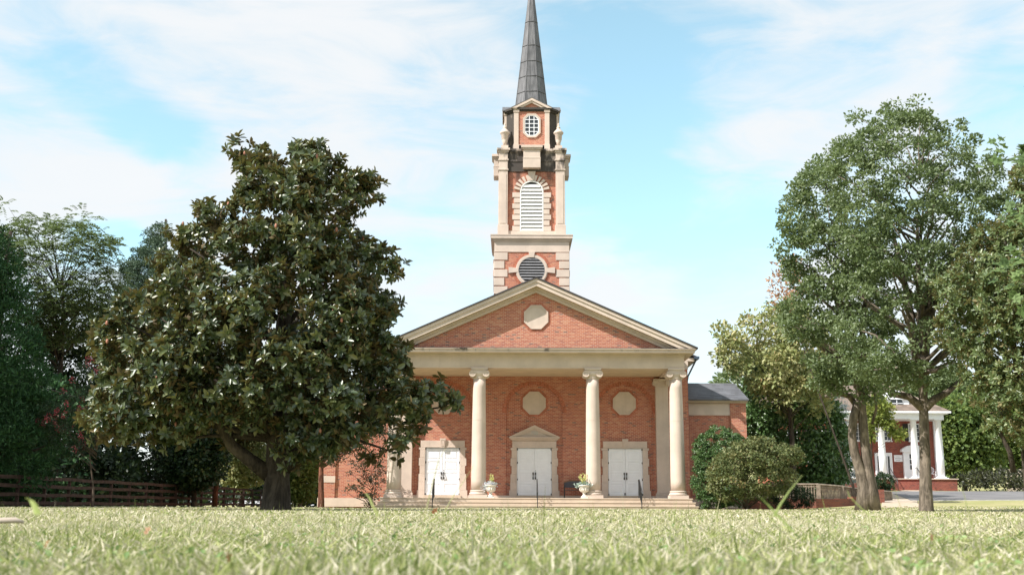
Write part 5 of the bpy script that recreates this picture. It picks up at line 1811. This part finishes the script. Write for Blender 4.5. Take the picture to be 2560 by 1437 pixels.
# ------------------------------------------------------------------ grass
LM['grass'] = leaf_mat('lawn_blades', [(0, (.145, .20, .055)), (.28, (.245, .295, .09)), (.5, (.37, .39, .155)), (.66, (.50, .47, .31)), (.85, (.56, .52, .38)), (1, (.64, .60, .47))], .55, .3, .3)
LM['weed'] = leaf_mat('broad_weed_leaves', [(0, (.13, .23, .08)), (.6, (.21, .32, .11)), (1, (.32, .41, .18))], .5, .35, .3)

def vnoise(x, y, s, seed):
    """Smooth value noise on the plane, 0 to 1."""
    r = np.random.default_rng(seed).random((256, 256))
    x, y = x * s + 100, y * s + 100
    xi, yi = np.floor(x).astype(int), np.floor(y).astype(int)
    fx_, fy_ = x - xi, y - yi
    fx_, fy_ = fx_ * fx_ * (3 - 2 * fx_), fy_ * fy_ * (3 - 2 * fy_)
    g = lambda a, b: r[a % 256, b % 256]
    return (g(xi, yi) * (1 - fx_) + g(xi + 1, yi) * fx_) * (1 - fy_) + (g(xi, yi + 1) * (1 - fx_) + g(xi + 1, yi + 1) * fx_) * fy_

def lawn(seed):
    rng = np.random.default_rng(seed)
    Pp, Aa, Nn, Ll, Ww, Vv = [], [], [], [], [], []
    zones = ((1.15, 2.6, 11000, .050, .0062), (2.6, 4.5, 6500, .045, .006), (4.5, 8, 2600, .044, .0062), (8, 15, 700, .052, .012), (15, 30, 170, .055, .03), (30, 54.3, 60, .06, .06))
    for y0, y1, dens, h, w in zones:
        area = .52 * (y1 ** 2 - y0 ** 2) + 1.2 * (y1 - y0)
        n = int(dens * area)
        y = np.sqrt(y0 ** 2 + (y1 ** 2 - y0 ** 2) * rng.random(n))
        x = (rng.random(n) * 2 - 1) * (.52 * y + .6)
        pn = vnoise(x, y, .9, 3) * .5 + vnoise(x, y, 3.7, 4) * .5
        keep = rng.random(n) < .45 + .9 * pn
        x, y, pn = x[keep], y[keep], pn[keep]
        n = len(x)
        z = terrain(x, y) - .002
        hh = h * (.35 + 1.0 * rng.random(n) ** 1.3) * (.75 + .6 * pn)
        dry = rng.random(n) < .38 + .28 * sm(3.0, 9.0, y) + .35 * (vnoise(x, y, .6, 7) - .5)
        lie = rng.random(n) < np.where(dry, .55, .22)
        a = rng.random(n) * 2 * np.pi
        lean = np.where(lie, 1.4 + rng.random(n) * 2.5, .15 + .75 * rng.random(n) ** 1.5)
        A = np.stack([np.cos(a) * lean + .12, np.sin(a) * lean, np.ones(n)], 1)
        z = z + np.where(lie, .012 + .02 * rng.random(n), 0)
        N = unit(np.stack([np.cos(a), np.sin(a), .2 + np.zeros(n)], 1) + rng.normal(size=(n, 3)) * .4)
        v = np.where(dry, .52 + .48 * rng.random(n), .5 * rng.random(n) ** .8)
        Pp.append(np.stack([x, y, z], 1)); Aa.append(A); Nn.append(N); Ll.append(hh * np.where(lie, 1.3, 1)); Ww.append(w * (.6 + .8 * rng.random(n))); Vv.append(v)
    Pp, Aa, Nn, Ll, Ww, Vv = (np.concatenate(q) for q in (Pp, Aa, Nn, Ll, Ww, Vv))
    o = leaves_mesh('grass', LM['grass'], None, Pp, Aa, Nn, Ll, Ww, Vv, 'blade', 0, .18)
    tag(o, 'short mown lawn grass, green and straw coloured', 'grass', kind='stuff')
    # clover and plantain low in the turf near the camera
    n = 2600
    y = 1.3 + 6.5 * rng.random(n) ** 1.4
    x = (rng.random(n) * 2 - 1) * (.5 * y + .4)
    k = vnoise(x, y, 2.2, 9) > .42
    x, y = x[k], y[k]
    n = len(x)
    a = rng.random(n) * 2 * np.pi
    P_ = np.stack([x, y, terrain(x, y) + .012 + .022 * rng.random(n)], 1)
    A = np.stack([np.cos(a), np.sin(a), .25 + .8 * rng.random(n)], 1)
    o = leaves_mesh('weed_leaves', LM['weed'], None, P_, A, np.array([0, 0, 1.0]) + rng.normal(size=(n, 3)) * .4, .022 + .026 * rng.random(n), .012 + .012 * rng.random(n), rng.random(n), 'leaf', .08, .1)
    tag(o, 'low broad clover and plantain leaves in the near lawn', 'weeds', kind='stuff')
    # scattered taller blades that stand above the mown height
    n = 300
    y = 2.6 + 12 * rng.random(n) ** 1.6
    x = (rng.random(n) * 2 - 1) * (.5 * y + .3)
    a = rng.random(n) * 2 * np.pi
    ln = .15 + .8 * rng.random(n)
    A = np.stack([np.cos(a) * ln, np.sin(a) * ln, np.ones(n)], 1)
    P_ = np.stack([x, y, terrain(x, y)], 1)
    L = .10 + .14 * rng.random(n) ** 2
    v = np.where(rng.random(n) < .35, .6 + .4 * rng.random(n), .4 * rng.random(n))
    o = leaves_mesh('tall_grass', LM['grass'], None, P_, A, np.stack([np.cos(a), np.sin(a), np.zeros(n)], 1) + rng.normal(size=(n, 3)) * .3, L, .0028 + .003 * rng.random(n), v, 'blade', 0, .25)
    tag(o, 'scattered taller grass blades standing above the lawn', 'grass', kind='stuff')
lawn(77)

# single stalks that stand out against the church and bushes
GB = leaf_mat('bright_stalk', [(0, (.20, .30, .06)), (.5, (.34, .40, .13)), (1, (.50, .45, .25))], .5, .3, .35)
def stalk(pts, Y, w, val, label, seed=0):
    p = [W(a, b_, Y) for a, b_ in pts]
    x0, z0 = p[0]
    t0 = bpy.data.objects
    b = MB()
    n = len(p)
    vs = []
    for i, (x, z) in enumerate(p):
        q = i / (n - 1)
        ww = w * (1 - .75 * q ** 2)
        yy = Y + .02 * math.sin(q * 2 + seed)
        vs += [(x - ww, yy, z), (x, yy - ww * .5, z), (x + ww, yy, z)]
    fs = []
    for i in range(n - 1):
        k = i * 3
        fs += [(k, k + 1, k + 4, k + 3), (k + 1, k + 2, k + 5, k + 4)]
    b.add(vs, fs)
    o = b.build('grass_stalk', GB)
    me = o.data
    a = me.attributes.new('var', 'FLOAT', 'FACE')
    a.data.foreach_set('value', np.full(len(me.polygons), val, np.float32))
    return tag(o, label, 'grass stalk', 'single stalks above the lawn')
stalk([(1935, 1290), (1955, 1260), (1980, 1226), (2012, 1186)], 2.3, .0030, .35, 'straight bright green stalk slanting up to the right before the low dark shrub')
stalk([(1985, 1330), (1950, 1290), (1925, 1260), (1903, 1240)], 2.2, .0028, .25, 'short green blade slanting up to the left below the bronze maple')
stalk([(1062, 1290), (1075, 1230), (1095, 1150), (1112, 1120)], 3.0, .0016, .8, 'thin straw stalk before the left pair of church doors')
stalk([(1105, 1290), (1135, 1235), (1160, 1200), (1185, 1160)], 3.2, .0016, .7, 'thin straw stalk leaning right toward the second column')
stalk([(945, 1290), (930, 1262), (922, 1245), (912, 1232), (904, 1230)], 2.6, .003, .6, 'pale bent blade with a hooked tip before the open shrub')
stalk([(95, 1285), (78, 1262), (66, 1250), (52, 1243)], 1.9, .006, .45, 'broad blurred blade tip by the far left fence')
stalk([(2190, 1300), (2160, 1272), (2130, 1240), (2124, 1224)], 2.6, .002, .5, 'thin blade leaning left across the forked oak trunk')

def fallen(px, Y, size, label, seed, zoff=.03):
    rng = np.random.default_rng(seed)
    x, z = W(px[0], px[1], Y)
    m = LEAFB
    n = 1
    o = leaves_mesh('fallen_leaf', m, None, np.array([[x, Y, z]]), np.array([[.3, .2, 1.0]]) + rng.normal(size=(1, 3)) * .5, np.array([[.4, -1, .2]]) + rng.normal(size=(1, 3)) * .3, [size], [size * .55], [rng.random()], 'lobed', .2, .3)
    tag(o, label, 'leaf', 'fallen leaves in the lawn')
LEAFB = leaf_mat('dry_brown_leaf', [(0, (.30, .14, .07)), (.6, (.42, .22, .12)), (1, (.55, .36, .22))], .6, .3, .25)
fallen((362, 1335), 3.4, .032, 'curled brown leaf standing in the grass below the left end of the fence', 1)
fallen((112, 1368), 2.6, .022, 'small pinkish leaf in the grass at the lower left', 2)
fallen((1080, 1282), 6.0, .05, 'tan leaf lying far back in the lawn before the left doors', 3)
fallen((2330, 1352), 2.9, .022, 'orange leaf lying in the grass toward the lower right', 4)
fallen((575, 1405), 2.2, .024, 'reddish leaf in the grass near the bottom left of the lawn', 5)
x, z = W(25, 1302, 4.2)
b = MB()
b.tube([(x - .30, 4.25, z - .01), (x - .1, 4.18, z), (x + .02, 4.2, z + .004), (x + .05, 4.2, z - .004)], [.009, .011, .010, .005], 8, wob=.25)
tag(b.build('dead_stick', plain('pale_dead_wood', (.42, .36, .30), .9, .2)), 'pale dead stick lying in the grass at the left edge', 'stick')
